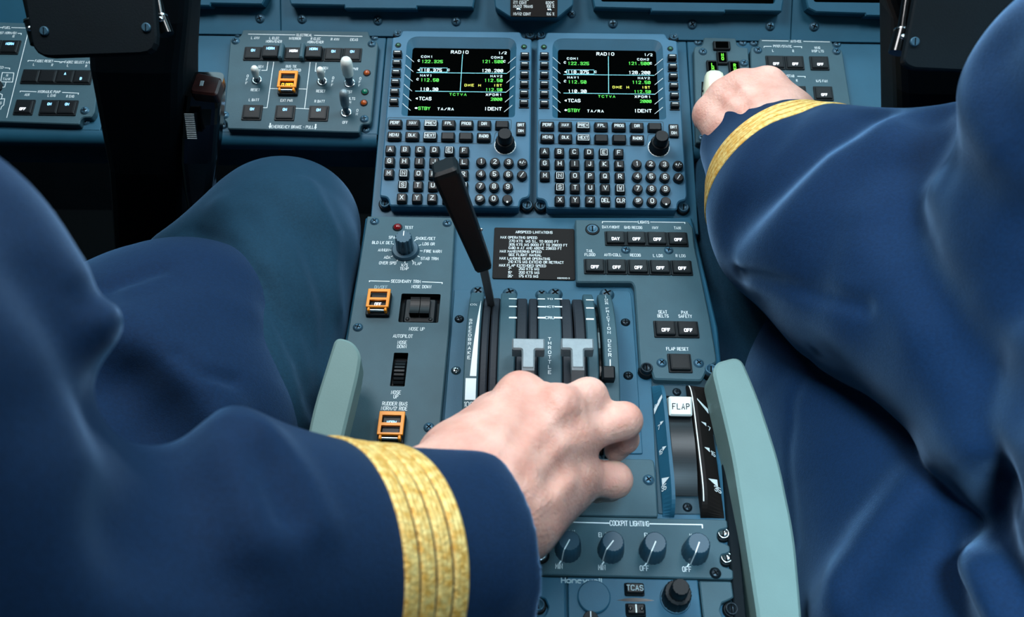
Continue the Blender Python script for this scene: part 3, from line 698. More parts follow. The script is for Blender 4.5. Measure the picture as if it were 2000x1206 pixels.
# ------------------------------------------------------------------ radio keypads (control display units)
DU = 0.14685
def make_cdu():
    P = Panel(FA, c4, 480, 600, 0.0, 'radio_keypad', 'right one of the two radio management keypads, no lever in front of it', 'control display unit', 'radio keypads')
    r = P.root
    out = [(118, 70), (832, 78), (848, 112), (905, 122), (965, 1060), (958, 1082), (920, 1092), (908, 1108), (905, 1143), (120, 1133), (112, 1098), (98, 1082), (55, 1075), (60, 112), (105, 106)]
    q = P.pts(out); 
    b = MB(); w0 = P.pts([(152, 108), (818, 116), (836, 590), (150, 585)]); w1 = P.pts([(187, 164), (777, 170), (797, 594), (190, 583)])
    # straighten both windows
    def rect(w): return (w[0][0]+w[3][0])/2, (w[1][0]+w[2][0])/2, (w[2][1]+w[3][1])/2, (w[0][1]+w[1][1])/2
    a0, a1, b0, b1 = rect(w0); s0, s1, t0, t1 = rect(w1); b0 = t0-.001
    hole = rpoly([(a0, b0), (a1, b0), (a1, b1), (a0, b1)], [.004, .004, .012, .012], 5)
    b.prism(rpoly(q, .0022), -.016, 0, cduface, bev=.0012, holes=[hole], wallm=cduface)
    # sloping surround down to the glass
    inner = rpoly([(s0, t0), (s1, t0), (s1, t1), (s0, t1)], [.002, .002, .003, .003], 5); n = len(hole)
    vs = [(p[0], p[1], -.0002) for p in hole]+[(p[0], p[1], -.005) for p in inner]
    b.add(vs, [(i, (i+1) % n, n+(i+1) % n, n+i) for i in range(n)], panelblue)
    yl = [(215, 1), (273, 1), (328, 1), (385, 1), (443, 1), (498, 1)]
    for i in range(6):
        for sx, xo in ((-1, 153), (1, 818)):
            c = P.p(xo, 222+i*58.5+(0 if sx < 0 else 10)); d = np.array([sx*-.0078, -.0058])
            b.add([(c[0], c[1]+.0004, .0000), (c[0], c[1]-.0002, .0000), (c[0]+d[0], c[1]+d[1]-.0002, -.0030), (c[0]+d[0], c[1]+d[1]+.0004, -.0030)][::(1 if sx < 0 else -1)], [(0, 1, 2, 3)], white)
    # raised frames around the function keys and thin grooves between the line keys
    q = P.pts([(68, 600), (820, 612), (822, 668), (805, 680), (728, 690), (720, 752), (708, 760), (70, 742)]); qq = rpoly(q, .002); qq.append(qq[0])
    b.stroke(qq, .0006, .00012, bodydark)
    b.build('bezel', r)
    b = MB(); b.prism(rpoly([(s0-.001, t0-.001), (s1+.001, t0-.001), (s1+.001, t1+.001), (s0-.001, t1+.001)], .002), -.0075, -.0045, screen, bev=.0002)
    SW, SH = s1-s0, t1-t0
    def S(x, y):  # screen fractions from crop pixels
        c = P.p(x, y, -.0044); return c
    z = -.0043
    def T(t, x, y, size, m, align='l', mono=5.6, wt=.15, wid=.66):
        c = S(x, y); b.text(t.replace('0', '#'), c[0], c[1], size, z, m, wid=wid, wt=wt, align=align, mono=mono)
    sz, sm = .0031, .0027
    T('RADIO', 419, 202, .0033, scr_white, mono=5.9, wid=.74); T('1/2', 754, 208, sm, scr_white, 'r', mono=6.2, wid=.7)
    T('COM1', 240, 230, .0023, scr_white, mono=6.8, wid=.8); T('COM2', 733, 236, .0023, scr_white, 'r', mono=6.8, wid=.8)
    T('122.325', 245, 259, .0033, scr_green); T('121.500', 737, 261, .0033, scr_green, 'r')
    T('118.375', 243, 311, .0033, scr_white); T('128.200', 740, 316, .0033, scr_white, 'r')
    T('NAV1', 243, 344, .0023, scr_white, mono=6.8, wid=.8); T('NAV2', 738, 349, .0023, scr_white, 'r', mono=6.8, wid=.8)
    T('112.50', 247, 371, .0033, scr_green); T('112.50', 742, 375, .0033, scr_green, 'r')
    T('DME H', 516, 403, .0025, scr_yellow, mono=6.9, wid=.78); T('IST', 740, 405, .0025, scr_yellow, 'r', mono=6.4, wid=.74)
    T('110.30', 247, 427, .0033, scr_white); T('112.50', 744, 431, .0030, scr_green, 'r')
    T('TCTVA', 428, 459, .0026, scr_green, mono=7.0, wid=.78); T('XPDR1', 744, 462, .0025, scr_white, 'r', mono=6.8, wid=.78)
    T('TCAS', 246, 484, .0034, scr_white); T('2000', 748, 489, .0031, scr_green, 'r'); T('STBY', 245, 543, .0033, scr_green)
    T('TA/RA', 362, 547, .0026, scr_white, mono=7.0, wid=.74); T('IDENT', 749, 547, .0034, scr_white, 'r', mono=5.9, wid=.7)
    for L in ([(489, 217), (491, 440)], [(219, 327), (765, 332)], [(219, 439), (770, 446)]): b.stroke([S(*p) for p in L], .0005, z, scr_cyan)
    L = [(238, 298), (402, 299), (403, 324), (239, 323), (238, 298)]; b.stroke([S(*p) for p in L], .0004, z, scr_cyan)
    for x, y in ((230, 311), (231, 484)):
        c = S(x, y); b.poly([(c[0]-.0013, c[1]), (c[0]+.0009, c[1]-.0013), (c[0]+.0009, c[1]+.0013)], z, scr_white)
    for x, y in ((227, 254), (746, 259), (228, 367), (412, 311)):
        c = S(x, y); b.stroke([(c[0]+.001*math.cos(a), c[1]+.0012*math.sin(a)) for a in np.linspace(.6, 5.6, 9)], .0004, z, scr_white)
    c = S(232, 542); b.poly([(c[0]-.0016, c[1]), (c[0], c[1]-.0011), (c[0]+.0016, c[1]), (c[0], c[1]+.0011)], z, scr_white)
    b.build('screen', r)
    # line select keys
    for i in range(6):
        for x in (102, 872+i*3.3):
            c = P.p(x, 219+i*58.2 if x < 200 else 231+i*57.6); b = MB()
            b.rbox(c[0], c[1], .0086, .0058, -.001, .0042, keyblack, r=.0008, bev=.0008); b.rbox(c[0], c[1]-.0042, .0098, .0012, -.001, .0008, black, r=.0003, bev=.0003)
            b.stroke([(c[0]-.0025, c[1]+.0008), (c[0]+.0025, c[1]+.0008)], .0009, .0044, white); b.build('line_select_key', r, (c[0], c[1], 0))
    def key(name, c, w, h, t, boxed=False, size=.0030, wt=.17, rnd=False, hh=.0048, wid=.62):
        b = MB()
        if rnd:
            b.lathe(c[0], c[1], [(w*.53, 0), (w*.5, hh*.8), (w*.42, hh), (.0002, hh)], keyblack, 26, smooth=False)
        else:
            b.rbox(c[0], c[1], w*1.06, h*1.06, -.001, .0009, black, r=.001, bev=.0003); b.rbox(c[0], c[1], w, h, 0, hh, keyblack, r=.0012, bev=.0011)
        if t: b.text(t, c[0], c[1], size, hh+.00012, white, wid=wid, wt=wt)
        if boxed:
            tw = (len(t)*5.75-1.75)*size/6*wid/.62*.95+(.0036 if len(t) < 2 else .0018); th = size+.0029
            q = [(c[0]-tw/2, c[1]-th/2), (c[0]+tw/2, c[1]-th/2), (c[0]+tw/2, c[1]+th/2), (c[0]-tw/2, c[1]+th/2)]; b.stroke(q+q[:1], .0004, hh+.00012, white)
        b.build(name, r, (c[0], c[1], 0))
    kx = (121, 229, 338, 446, 554, 663)
    for i, t in enumerate(('PERF', 'NAV', 'PREV', 'FPL', 'PROG', 'DIR', None)): key('function_key', P.p(121+i*108.3, 631+i*1.3, .0045), .0128, .0086, t, t == 'PREV', .0029, wid=.55)
    for i, t in enumerate(('MENU', 'DLK', 'NEXT', None, None, 'RADIO')): key('function_key', P.p(121+i*108.8, 705+i*1.5, .0045), .0128, .0086, t, t == 'NEXT', .0029, wid=.55 if t != 'RADIO' else .48)
    rows = [('ABCDEF', 104, 89.6, 791, .0), ('GHIJKL', 105, 90.2, 862, 0), ('MNOPQR', 106, 90.6, 935, 0)]
    for s_, x0, dx, y, _ in rows:
        for i, t in enumerate(s_): key('letter_key', P.p(x0+i*dx, y+i*1.4, .0045), .0091, .0091, t, t in 'EN', .0041 if t not in 'EN' else .0036, .14, wid=.68)
    for i, t in enumerate('STUVW'): key('letter_key', P.p(197+i*91.2, 1007+i*1.6, .0045), .0091, .0091, t, t in 'SW', .0041 if t not in 'SW' else .0036, .14, wid=.68)
    for i, t in enumerate(('X', 'Y', 'Z', 'DEL', 'CLR')): key('letter_key', P.p(196+i*92, 1083+i*1.4, .0045), .0091, .0091, t, False, .0041 if len(t) < 2 else .0037, .14, wid=.68 if len(t) < 2 else .5)
    for j, s_ in enumerate((('1', '2', '3', '+/-'), ('4', '5', '6', '/'), ('7', '8', '9'), ('SP', '0', '*'))):
        for i, t in enumerate(s_): key('number_key', P.p(661+i*83.5+j*3, 865+j*74.3+i*2, .0045), .0094, .0094, t if t != '*' else None, False, .0042 if len(t) < 2 else .0032, .15, True, wid=.62 if len(t) < 2 else .5) if t != '*' else key('number_key', P.p(661+i*83.5+j*3, 865+j*74.3+i*2, .0045), .0094, .0094, '.', False, .0075, .2, True)
    # knob with a white ring, dimmer, sensors, corner fasteners
    c = P.p(793, 768); b = MB()
    b.lathe(c[0], c[1], [(.0104, 0), (.0104, .0002)], white, 36); b.lathe(c[0], c[1], [(.0098, 0), (.0098, .0004), (.0095, .0006), (.0090, .0085), (.0082, .0098)], black, 40, flute=20, fdepth=.0004)
    o = b.build('tuning_knob', r, (c[0], c[1], 0))
    b = MB(); b.lathe(0, 0, [(.0068, .009), (.0066, .0195), (.0058, .0207)], black, 36, flute=16, fdepth=.0004); b.build('inner_knob', o)
    c = P.p(885, 662, .003); b = MB(); b.rbox(c[0], c[1], .0092, .0142, -.001, .0028, keyblack, r=.0008, bev=.0006); b.stroke([(c[0]-.0044, c[1]), (c[0]+.0044, c[1])], .0004, .00292, blackgloss)
    b.text('BRT', c[0], c[1]+.0034, .0028, .0030, white, wid=.55, wt=.17); b.text('DIM', c[0], c[1]-.0031, .0028, .0030, white, wid=.55, wt=.17); b.build('dimmer_rocker', r, (c[0], c[1], 0))
    for x, y in ((100, 161), (863, 171)):
        c = P.p(x, y); b = MB(); b.lathe(c[0], c[1], [(.0031, 0), (.0028, .0006)], black, 20); b.ball((c[0], c[1], .0003), .0021, greenled, 16, 8, .6); b.build('light_sensor', r, (c[0], c[1], 0))
    for x, y in ((80, 1130), (938, 1142)): fastener(P, x, y, .0048, h=-.012, tall=.005)
    for x, y in ((82, 100), (880, 110)): fastener(P, x, y, .0042, h=-.012, tall=.004)
    return r
cdu_r = make_cdu()
cdu_l = copy_tree(cdu_r); cdu_l.location = cdu_r.location+Vector((-DU, 0, 0))
cdu_l['label'] = 'left one of the two radio management keypads, speedbrake lever in front of it'

# ------------------------------------------------------------------ centre pedestal (lower slope)
HP = -.007
def warp(b, i0, fn):
    b.v[i0:] = [tuple(float(a) for a in fn(*x)) for x in b.v[i0:]]
def w2l(P, X):
    d = np.array(X)-P.F.pt(P.o[0], P.o[1], 0); return np.array([np.dot(d, P.F.u), np.dot(d, P.F.v), np.dot(d, P.F.n)])
P = Panel(FB, full, 1043, 760, HP, 'center_pedestal', 'dark blue-grey pedestal housing between the two seats, carrying throttles and lower panels', 'pedestal')
out = [(714, 424), (1351, 424), (1362, 470), (1402, 640), (1412, 745), (1420, 900), (1436, 1110), (1452, 1290), (640, 1290), (655, 1000), (668, 868), (674, 664), (700, 520)]
b = MB(); q = P.pts(out); b.prism(rpoly(q, .002), -.30, HP, panelblue, bev=.0015); b.build('housing', P.root)
# dark side flanges seen right of the panels
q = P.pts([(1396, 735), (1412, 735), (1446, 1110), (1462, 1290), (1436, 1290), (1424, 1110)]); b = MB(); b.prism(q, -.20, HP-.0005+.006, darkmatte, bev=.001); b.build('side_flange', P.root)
fs_ = P.p(738, 332)

# test and trim panel
P = Panel(FB, c6, 480, 900, 0.0, 'test_trim_panel', 'grey test and SECONDARY TRIM panel on the left edge of the pedestal', 'switch panel')
b = MB()
out = P.pts([(190, 88), (880, 100), (836, 960)]) + [P.p(920, 980, crop=d1), P.p(905, 1700, crop=d1), P.p(40, 1700, crop=d1), P.p(70, 1060, crop=d1)] + P.pts([(30, 1060)])
hole = rpoly(P.pts([(452, 683), (772, 688), (752, 945), (428, 936)]), .0015)
hx0, hx1 = (hole[0][0], hole[0][0]); cw = P.p(556, 380, crop=d1); whole = rrect(cw[0], cw[1], .0118, .0262+.006, .001)
cr = P.p(602, 812); rhole = rrect(cr[0], cr[1], .0338, .0305, .0015)
b.prism(rpoly(out, .0015), HP-.004, 0, panel, bev=.0009, holes=[rhole, whole], wallm=black)
for t, x, y in (('TEST', 518, 180), ('SPARE', 402, 258), ('BLD LK DET', 308, 299), ('ANNUN', 318, 357), ('AOA', 347, 414), ('OVER SPD', 350, 459), ('W/S', 483, 475), ('TEMP', 480, 503), ('FLAP', 582, 463), ('STAB TRIM', 680, 424), ('FIRE WARN', 705, 367), ('LDG GR', 672, 309), ('SMOKE/DET', 648, 266), ('SECONDARY TRIM', 493, 603), ('NOSE DOWN', 615, 645), ('NOSE UP', 580, 977), ('AUTOPILOT', 470, 1033), ('NOSE', 465, 1083), ('DOWN', 462, 1115)):
    legend(b, P, t, x, y, .0031, wid=.44)
legend(b, P, 'ON/OFF', 298, 648, .0031, m=greyline, wid=.43)
kc_ = P.p(490, 362)
for x, y in ((565, 282), (603, 319), (613, 364), (592, 407), (544, 440), (486, 453), (428, 438), (387, 405), (376, 357), (397, 312)):
    c = P.p(x, y); d = unit(c-kc_); b.stroke([c-d*.0009, c+d*.0012], .0006, .00012, white)
for L in ([(207, 606), (207, 599), (364, 603)], [(622, 607), (779, 613), (778, 622)]): line(b, P, L, .0007)
P.c = d1
for t, x, y in (('NOSE', 527, 590), ('UP', 525, 628), ('RUDDER BIAS', 516, 692), ("NORM/O' RIDE", 511, 735)): legend(b, P, t, x, y, .0031, wid=.44)
P.c = c6
b.build('faceplate', P.root)
for x, y in ((248, 133), (818, 148), (117, 965)): screw(P, x, y)
screw(P, 825, 908, crop=d1)
lamp(P, 428, 180, .0036, redlamp)
b = MB(); b.lathe(kc_[0], kc_[1], [(.0123, 0), (.0123, .0018), (.0112, .003), (.0112, .0032)], knobblue, 40)
b.lathe(kc_[0], kc_[1], [(.0078, .003), (.0074, .0185), (.0068, .0192)], knobblue, 60, flute=12, fdepth=.0010)
b.stroke([(kc_[0], kc_[1]+.0012), (kc_[0], kc_[1]+.0062)], .0008, .0194, white); b.build('rotary_knob', P.root, (kc_[0], kc_[1], 0))
c = P.p(284, 792); guarded(P, c, .0192, .0235, 0, 'OFF', lit_white, False)
c = P.p(490, 934, crop=d1); guarded(P, c, .0198, .0245, 0, 'NORM', lit_blue, True)
b = MB(); b.rbox(cr[0], cr[1], .0336, .0303, -.0068, -.0062, blackgloss, r=.001, bev=.0001); b.build('switch_well', P.root)
b = MB(); b.rbox(cr[0], cr[1]-.0008, .0278, .0266, -.0066, -.0028, black, r=.003, bev=.0016)
for sx in (-1, 1):
    b.lathe(cr[0]+sx*.0098, cr[1]-.0098, [(.0018, -.0028), (.0015, -.0022), (.0002, -.0022)], keyblack, 14)
b.build('switch_bezel', P.root)
for sx in (-1, 1):
    b = MB(); pr = []
    for a in np.linspace(-1, 1, 11): pr.append((a*.0085, .0000+.004*a*a*.55))
    n = len(pr); x0, x1 = cr[0]+sx*.0043-.0040, cr[0]+sx*.0043+.0040
    vs = [(x0, cr[1]+.0015+v, z) for v, z in pr]+[(x1, cr[1]+.0015+v, z) for v, z in pr]
    fs = [(i, n+i, n+i+1, i+1) for i in range(n-1)]
    vs += [(x0, cr[1]+.0015+pr[0][0], -.008), (x0, cr[1]+.0015+pr[-1][0], -.008), (x1, cr[1]+.0015+pr[0][0], -.008), (x1, cr[1]+.0015+pr[-1][0], -.008)]
    k = 2*n; fs += [tuple([k]+list(range(n))+[k+1])[::-1], tuple([k+2]+list(range(n, 2*n))+[k+3]), (k, k+2, n, 0), (n-1, 2*n-1, k+3, k+1)]
    b.add(vs, fs, keyblack); b.build('trim_rocker', P.root)
b = MB(); b.rbox(cw[0], cw[1], .0117, .032, -.0068, -.0062, blackgloss, r=.0005, bev=.0001); 
b.lathe(0, 0, [(.0175, -.0046), (.0182, -.004), (.0182, .004), (.0175, .0046)], black, 132, smooth=False, ax=(1, 0, 0), org=(cw[0], cw[1], -.0185), flute=33, fdepth=.0013); b.build('trim_wheel', P.root)

# lights panel
P = Panel(FB, d3, 1200, 560, 0.0, 'lights_panel', 'grey LIGHTS panel with rows of OFF push buttons on the right of the pedestal', 'switch panel')
b = MB()
out = [(613, 28), (1352, 38), (1386, 80), (1396, 200), (1440, 400), (1500, 690), (1540, 930), (1540, 965), (1500, 985), (1475, 1010), (1462, 1050), (1440, 1085), (1130, 1075), (1112, 1020), (1092, 1000), (1038, 1005), (1002, 470), (985, 440), (622, 440)]
b.prism(rpoly(P.pts(out), .002), HP-.001, 0, panel, bev=.0012)
line(b, P, [(792, 54), (792, 44), (1023, 46)]); line(b, P, [(1107, 47), (1332, 50), (1332, 58)])
for t, x, y in (('LIGHTS', 1062, 48), ('DAY/NIGHT', 848, 80), ('GND RECOG', 994, 83), ('NAV', 1138, 84), ('TAXI', 1283, 86), ('TAIL', 710, 236), ('FLOOD', 711, 261), ('ANTI-COLL', 860, 262), ('RECOG', 1008, 264), ('L LDG', 1156, 267), ('R LDG', 1304, 268), ('SEAT', 1187, 636), ('BELTS', 1189, 662), ('PAX', 1330, 639), ('SAFETY', 1334, 664), ('FLAP RESET', 1283, 878)):
    legend(b, P, t, x, y, .0030, wid=.44)
b.build('faceplate', P.root)
def brow(L, n, txts, w=.01905, hh=.0168):
    a = P.p(*L[0]); z = P.p(*L[1]); v = (a[1]+z[1])/2
    for i, t in enumerate(txts):
        button(P, np.array([a[0]+(z[0]-a[0])*i/(n-1), v]), w*.99, hh, 0, t, lit_white, ty=-.17, size=.0030, cap=.0034)
brow(((876, 158), (1283, 164)), 4, ('DAY', 'OFF', 'OFF', 'OFF')); brow(((741, 342), (1309, 350)), 5, ('OFF',)*5); brow(((1202, 750), (1348, 755)), 2, ('OFF', 'OFF'))
c = P.p(1298, 974); button(P, c, .0192, .0182, 0, None, cap=.0034)
for x, y in ((945, 231), (1226, 234), (1180, 970), (1422, 972)): screw(P, x, y)
fastener(P, 727, 97, .0050, m=screwm, tall=.0015)
for x, y in ((1075, 1035), (1493, 1045)): fastener(P, x, y, .0050, h=HP, m=screwm if x > 1200 else darkscrew, tall=.008)

# airspeed placard
P = Panel(FB, d3, 345, 258, HP, 'airspeed_placard', 'black AIRSPEED LIMITATIONS placard with white print above the throttles', 'placard')
b = MB(); b.prism(rpoly(P.pts([(86, 86), (608, 96), (614, 432), (72, 420)]), .0018), HP-.0005, HP+.0011, placard, bev=.0003)
P.h = HP+.0011
legend(b, P, 'AIRSPEED LIMITATIONS', 345, 114, .0028, wid=.485, wt=.15)
for t, x, y in (('MAX OPERATING SPEED', 126, 147), ('270 KTS  IAS S.L. TO 8000 FT', 183, 171), ('305 KTS IAS 8000 FT TO 29833 FT', 182, 194), ('0.80 M AT AND ABOVE 29833 FT', 180, 216), ('MAX MANEUVERING SPEED', 123, 238), ('SEE FLIGHT MANUAL', 180, 261), ('MAX LANDING GEAR OPERATING', 121, 284), ('210 KTS IAS EXTEND OR RETRACT', 177, 307), ('MAX FLAP EXTENDED SPEED', 118, 330), ('7^', 178, 353), ('250 KTS IAS', 246, 353), ('15^', 176, 377), ('200 KTS IAS', 246, 377), ('35^', 174, 401), ('175 KTS IAS', 246, 401)):
    legend(b, P, t, x, y, .0027, align='l', wid=.485, wt=.15)
legend(b, P, '6901500-3', 538, 415, .0015, wid=.62, wt=.16)
b.build('plate', P.root)

# ------------------------------------------------------------------ throttle quadrant
P = Panel(FB, d2, 960, 700, HP, 'throttle_quadrant', 'grey throttle quadrant with SPEEDBRAKE and THROTTLE tracks in the middle of the pedestal', 'throttle quadrant')
b = MB(); out = P.pts([(128, 128), (1700, 136), (1724, 160), (1740, 300)])+[P.p(1255, 888, crop=full), P.p(862, 888, crop=full)]
b.prism(rpoly(out, .0012), HP-.001, HP+.0012, panelblue, bev=.0005); b.build('base_plate', P.root)
for x, y, mm in ((172, 388, darkscrew), (142, 855, chrome), (1677, 418, darkscrew), (1702, 902, darkscrew)): screw(P, x, y, .0034, h=HP+.0012, m=mm)
VT = P.p(960, 165, 0)[1]; VB = P.p(1043, 890, 0, crop=full)[1]; SAG = .027
vc_, hl_ = (VT+VB)/2, (VT-VB)/2; RR = (hl_**2+SAG**2)/(2*SAG)
def arc(v): return math.sqrt(max(0, RR*RR-(v-vc_)**2))-(RR-SAG)+.001
AM = math.asin(hl_/RR)
def onarc(s, dh=0.0):   # s: length along the arc from the middle, + forward
    a = s/RR; return vc_+(RR+dh)*math.sin(a), (RR+dh)*math.cos(a)-(RR-SAG)+.001
def hitarc(x, y, crop=None, dh=0.0):
    for h in np.linspace(.06, -.012, 400):
        c = P.p(x, y, h, crop)
        if h <= arc(c[1])+dh: break
    return c[0], RR*math.asin(max(-1, min(1, (c[1]-vc_)/RR)))
def track(u0, u1, dh, m, name, extra=None, smax=None, smin=None, bev=.0010, label=None):
    b = MB(); s1 = (smax if smax is not None else RR*AM); s0 = (smin if smin is not None else -RR*AM); S_ = np.linspace(s0, s1, 28); rings = []
    for s in S_:
        v, h = onarc(s, dh); v2, h2 = onarc(s, dh-bev); vb_, hb_ = v, min(HP, h-.004)
        rings.append([(u0, vb_, hb_), (u0, v2, h2), (u0+bev, v, h), (u1-bev, v, h), (u1, v2, h2), (u1, vb_, hb_)])
    n = 6; vs = [p for r in rings for p in r]; fs = []
    for i in range(len(rings)-1):
        for k in range(n-1): fs.append((i*n+k, i*n+k+1, (i+1)*n+k+1, (i+1)*n+k)[::-1])
    fs.append(tuple(range(n))); L = (len(rings)-1)*n; fs.append(tuple(L+k for k in range(n))[::-1])
    b.add(vs, fs, m)
    if extra:
        i0 = len(b.v); extra(b)
        warp(b, i0, lambda u, s, z: (u, onarc(s, dh+z)[0], onarc(s, dh+z)[1]))
    return b.build(name, P.root, label=label)
ue = lambda x: hitarc(x, 700)[0]
Z1 = .0003
def stack(b, s, L, size, gap=None):
    """letters one below the other from the first to the last measured spot"""
    (xa, ya), (xb, yb) = L; a = hitarc(xa, ya); z = hitarc(xb, yb); n = len(s)
    size = .62*abs(a[1]-z[1])/(n-1)
    for i, ch in enumerate(s):
        t = i/(n-1)
        if ch != ' ': b.text(ch, a[0]+(z[0]-a[0])*t, a[1]+(z[1]-a[1])*t, size, Z1, white, wid=.62*min(1.2, .0021/(size*.62)), wt=.15)
def dash(b, x0, x1, y, hgt=.0021):
    p = hitarc(x0, y); q = hitarc(x1, y); b.stroke([(p[0], p[1]), (q[0], p[1])], hgt, Z1, white)
def subdiv(b, i0): pass
def e1(b):
    stack(b, 'SPEEDBRAKE', ((277, 400), (260, 738)), .0036)
    p = hitarc(303, 260); b.text('0%', p[0], p[1], .003, Z1, white, wid=.7)
    ur = ue(350)-.0012; n = 12; y0, y1 = hitarc(376, 226)[1], hitarc(340, 908)[1]; wmax = hitarc(338, 905)[0]-hitarc(281, 905)[0]
    for i in range(n):
        a, c = i/n, (i+1)/n; sa, sb = y0+(y1-y0)*a, y0+(y1-y0)*c
        b.add([(ur-wmax*c-.0002, sb, Z1), (ur, sb, Z1), (ur, sa, Z1), (ur-wmax*a-.0002, sa, Z1)], [(0, 1, 2, 3)], white)
    s0, s1 = hitarc(300, 1122)[1], hitarc(300, 926)[1]; w = hitarc(338, 1000)[0]-hitarc(242, 1000)[0]
    for i in range(4):
        a, c = s0+(s1-s0)*i/4, s0+(s1-s0)*(i+1)/4; b.add([(ur-w, a, Z1), (ur, a, Z1), (ur, c, Z1), (ur-w, c, Z1)], [(0, 1, 2, 3)], white)
    p = hitarc(262, 1162); b.text('100%', p[0]+.001, p[1], .0036, Z1, white, wid=.56)
def e2(b):
    for y in (207, 277, 377): dash(b, 630, 685, y)
def e3(b):
    for y, t in ((208, 'TO'), (279, 'MCT'), (378, 'CRU')):
        dash(b, 890, 940, y); dash(b, 1042, 1096, y); p = hitarc(991, y); b.text(t, p[0], p[1], .0031, Z1, white, wid=.58, wt=.17)
    stack(b, 'THROTTLE', ((990, 570), (990, 870)), .0038)
def e4(b):
    for y in (217, 290, 390): dash(b, 1328, 1383, y)
def e5(b):
    stack(b, '|INCR FRICTION DECR', ((1496, 182), (1536, 715)), .0033)
    p, q = hitarc(1538, 758), hitarc(1540, 850); b.stroke([p, q], .0008, Z1, white)
u = [ue(x) for x in (218, 351, 522, 677, 888, 1102, 1333, 1432, 1480, 1616)]
track(u[0], u[1], 0, panel, 'track_cover', e1); track(u[2], u[3], 0, panel, 'track_cover', e2); track(u[4], u[5], 0, panel, 'track_cover', e3)
track(u[6], u[7], 0, panel, 'track_cover', e4); track(u[8], u[9], 0, panel, 'track_cover', e5)
for x0, x1 in ((351, 430), (440, 522), (677, 786), (797, 888), (1102, 1214), (1225, 1333)):
    track(ue(x0)+.0002, ue(x1)-.0002, -.004, rubber, 'slot_seal_strip', bev=.0012, smax=RR*AM*.97)
track(u[7]+.0004, u[8]-.0004, -.008, blackgloss, 'slot_floor')
for x, y, r in ((343, 128, .0058), (630, 140, .0056), (918, 150, .0048), (1040, 143, .0056), (1508, 146, .0056)): screw(P, x, y+22, r, h=HP+.0012, tall=.6, m=knobblue, name='pan_head_screw')
# throttle levers
def throttle(x):
    ua, sa = hitarc(x, 700); ua = ue(x)
    sa = hitarc(x, 735, dh=.010)[1]+.006; v0, h0 = onarc(sa); a = sa/RR; tg = np.array([0, math.cos(a), -math.sin(a)]); nm = np.array([0, math.sin(a), math.cos(a)]); ex = np.array([1.0, 0, 0]); O = np.array([ua, v0, h0])
    tr = lambda p, q, r: O+ex*p+tg*q+nm*r
    b = MB(); b.prism(rpoly([(-.0125, .0055), (-.0125, -.0045), (-.0050, -.0045), (-.0048, -.021), (.0048, -.021), (.0050, -.0045), (.0125, -.0045), (.0125, .0055)], .0014), .009, .0205, steel, bev=.0012)
    warp(b, 0, tr); o = b.build('throttle_lever', P.root, label='silver T-shaped throttle lever')
    b = MB(); i0 = len(b.v)
    b.hexa([(-.0045, -.050, -.012), (.0045, -.050, -.012), (.0045, -.038, -.012), (-.0045, -.038, -.012)], [(-.0047, -.0225, .0198), (.0047, -.0225, .0198), (.0047, -.010, .0198), (-.0047, -.010, .0198)], leversteel)
    warp(b, i0, tr); b.build('lever_arm', o)
throttle(795); throttle(1227)
# speedbrake lever with black grip
def loftbox(b, A, B, wa, da, wb, db, side, m, r=.25, n=6):
    A, B = np.array(A), np.array(B); ax = unit(B-A); side = unit(side-ax*np.dot(side, ax)); fw = np.cross(ax, side); L = np.linalg.norm(B-A); rings = []
    for t, k in ((0, .55), (.02, .86), (.05, 1), (.5, 1), (.95, 1), (.98, .93), (1, .72)):
        w = (wa+(wb-wa)*t)*k; d = (da+(db-da)*t)*k; q = rrect(0, 0, w, d, min(w, d)*r, 3); rings.append([A+ax*L*t+side*p[0]+fw*p[1] for p in q])
    n = len(rings[0]); vs = [p for q in rings for p in q]; fs = []
    for i in range(len(rings)-1):
        for k in range(n): j = (k+1) % n; fs.append((i*n+k, i*n+j, (i+1)*n+j, (i+1)*n+k))
    fs.append(tuple(range(n))[::-1]); fs.append(tuple((len(rings)-1)*n+k for k in range(n))); b.add(vs, fs, m, False)
ss = hitarc(490, 215); v_, h_ = onarc(ss[1], -.006); base = np.array([ue(436), v_, h_])
g0 = w2l(P, pw(946, 524, .690)); g1 = w2l(P, pw(866, 322, .632))
b = MB(); loftbox(b, base-unit(g0-base)*.01, g0+unit(g1-g0)*.004, .0062, .0035, .0068, .0035, np.array([1.0, 0, 0]), leversteel, r=.1)
so = b.build('speedbrake_lever', P.root, label='grey steel speedbrake lever blade')
b = MB(); loftbox(b, g0, g1, .0135, .016, .0205, .024, np.array([1.0, .15, 0]), black, r=.16); gp = b.build('speedbrake_grip', so, label='black textured grip of the speedbrake lever')
b = MB(); mid = g0*.62+g1*.38; b.ball(mid+np.array([.0092, -.002, .004]), .0014, chrome); b.build('grip_screw', gp)
# friction slider
us, s_ = hitarc(1518, 905); v_, h_ = onarc(s_); a = s_/RR
b = MB(); b.rbox(0, 0, .0098, .0112, -.004, .008, black, r=.0015, bev=.0012); warp(b, 0, lambda p, q, r: np.array([us, v_, h_])+np.array([1, 0, 0])*p+np.array([0, math.cos(a), -math.sin(a)])*q+np.array([0, math.sin(a), math.cos(a)])*r); b.build('friction_slider', P.root)

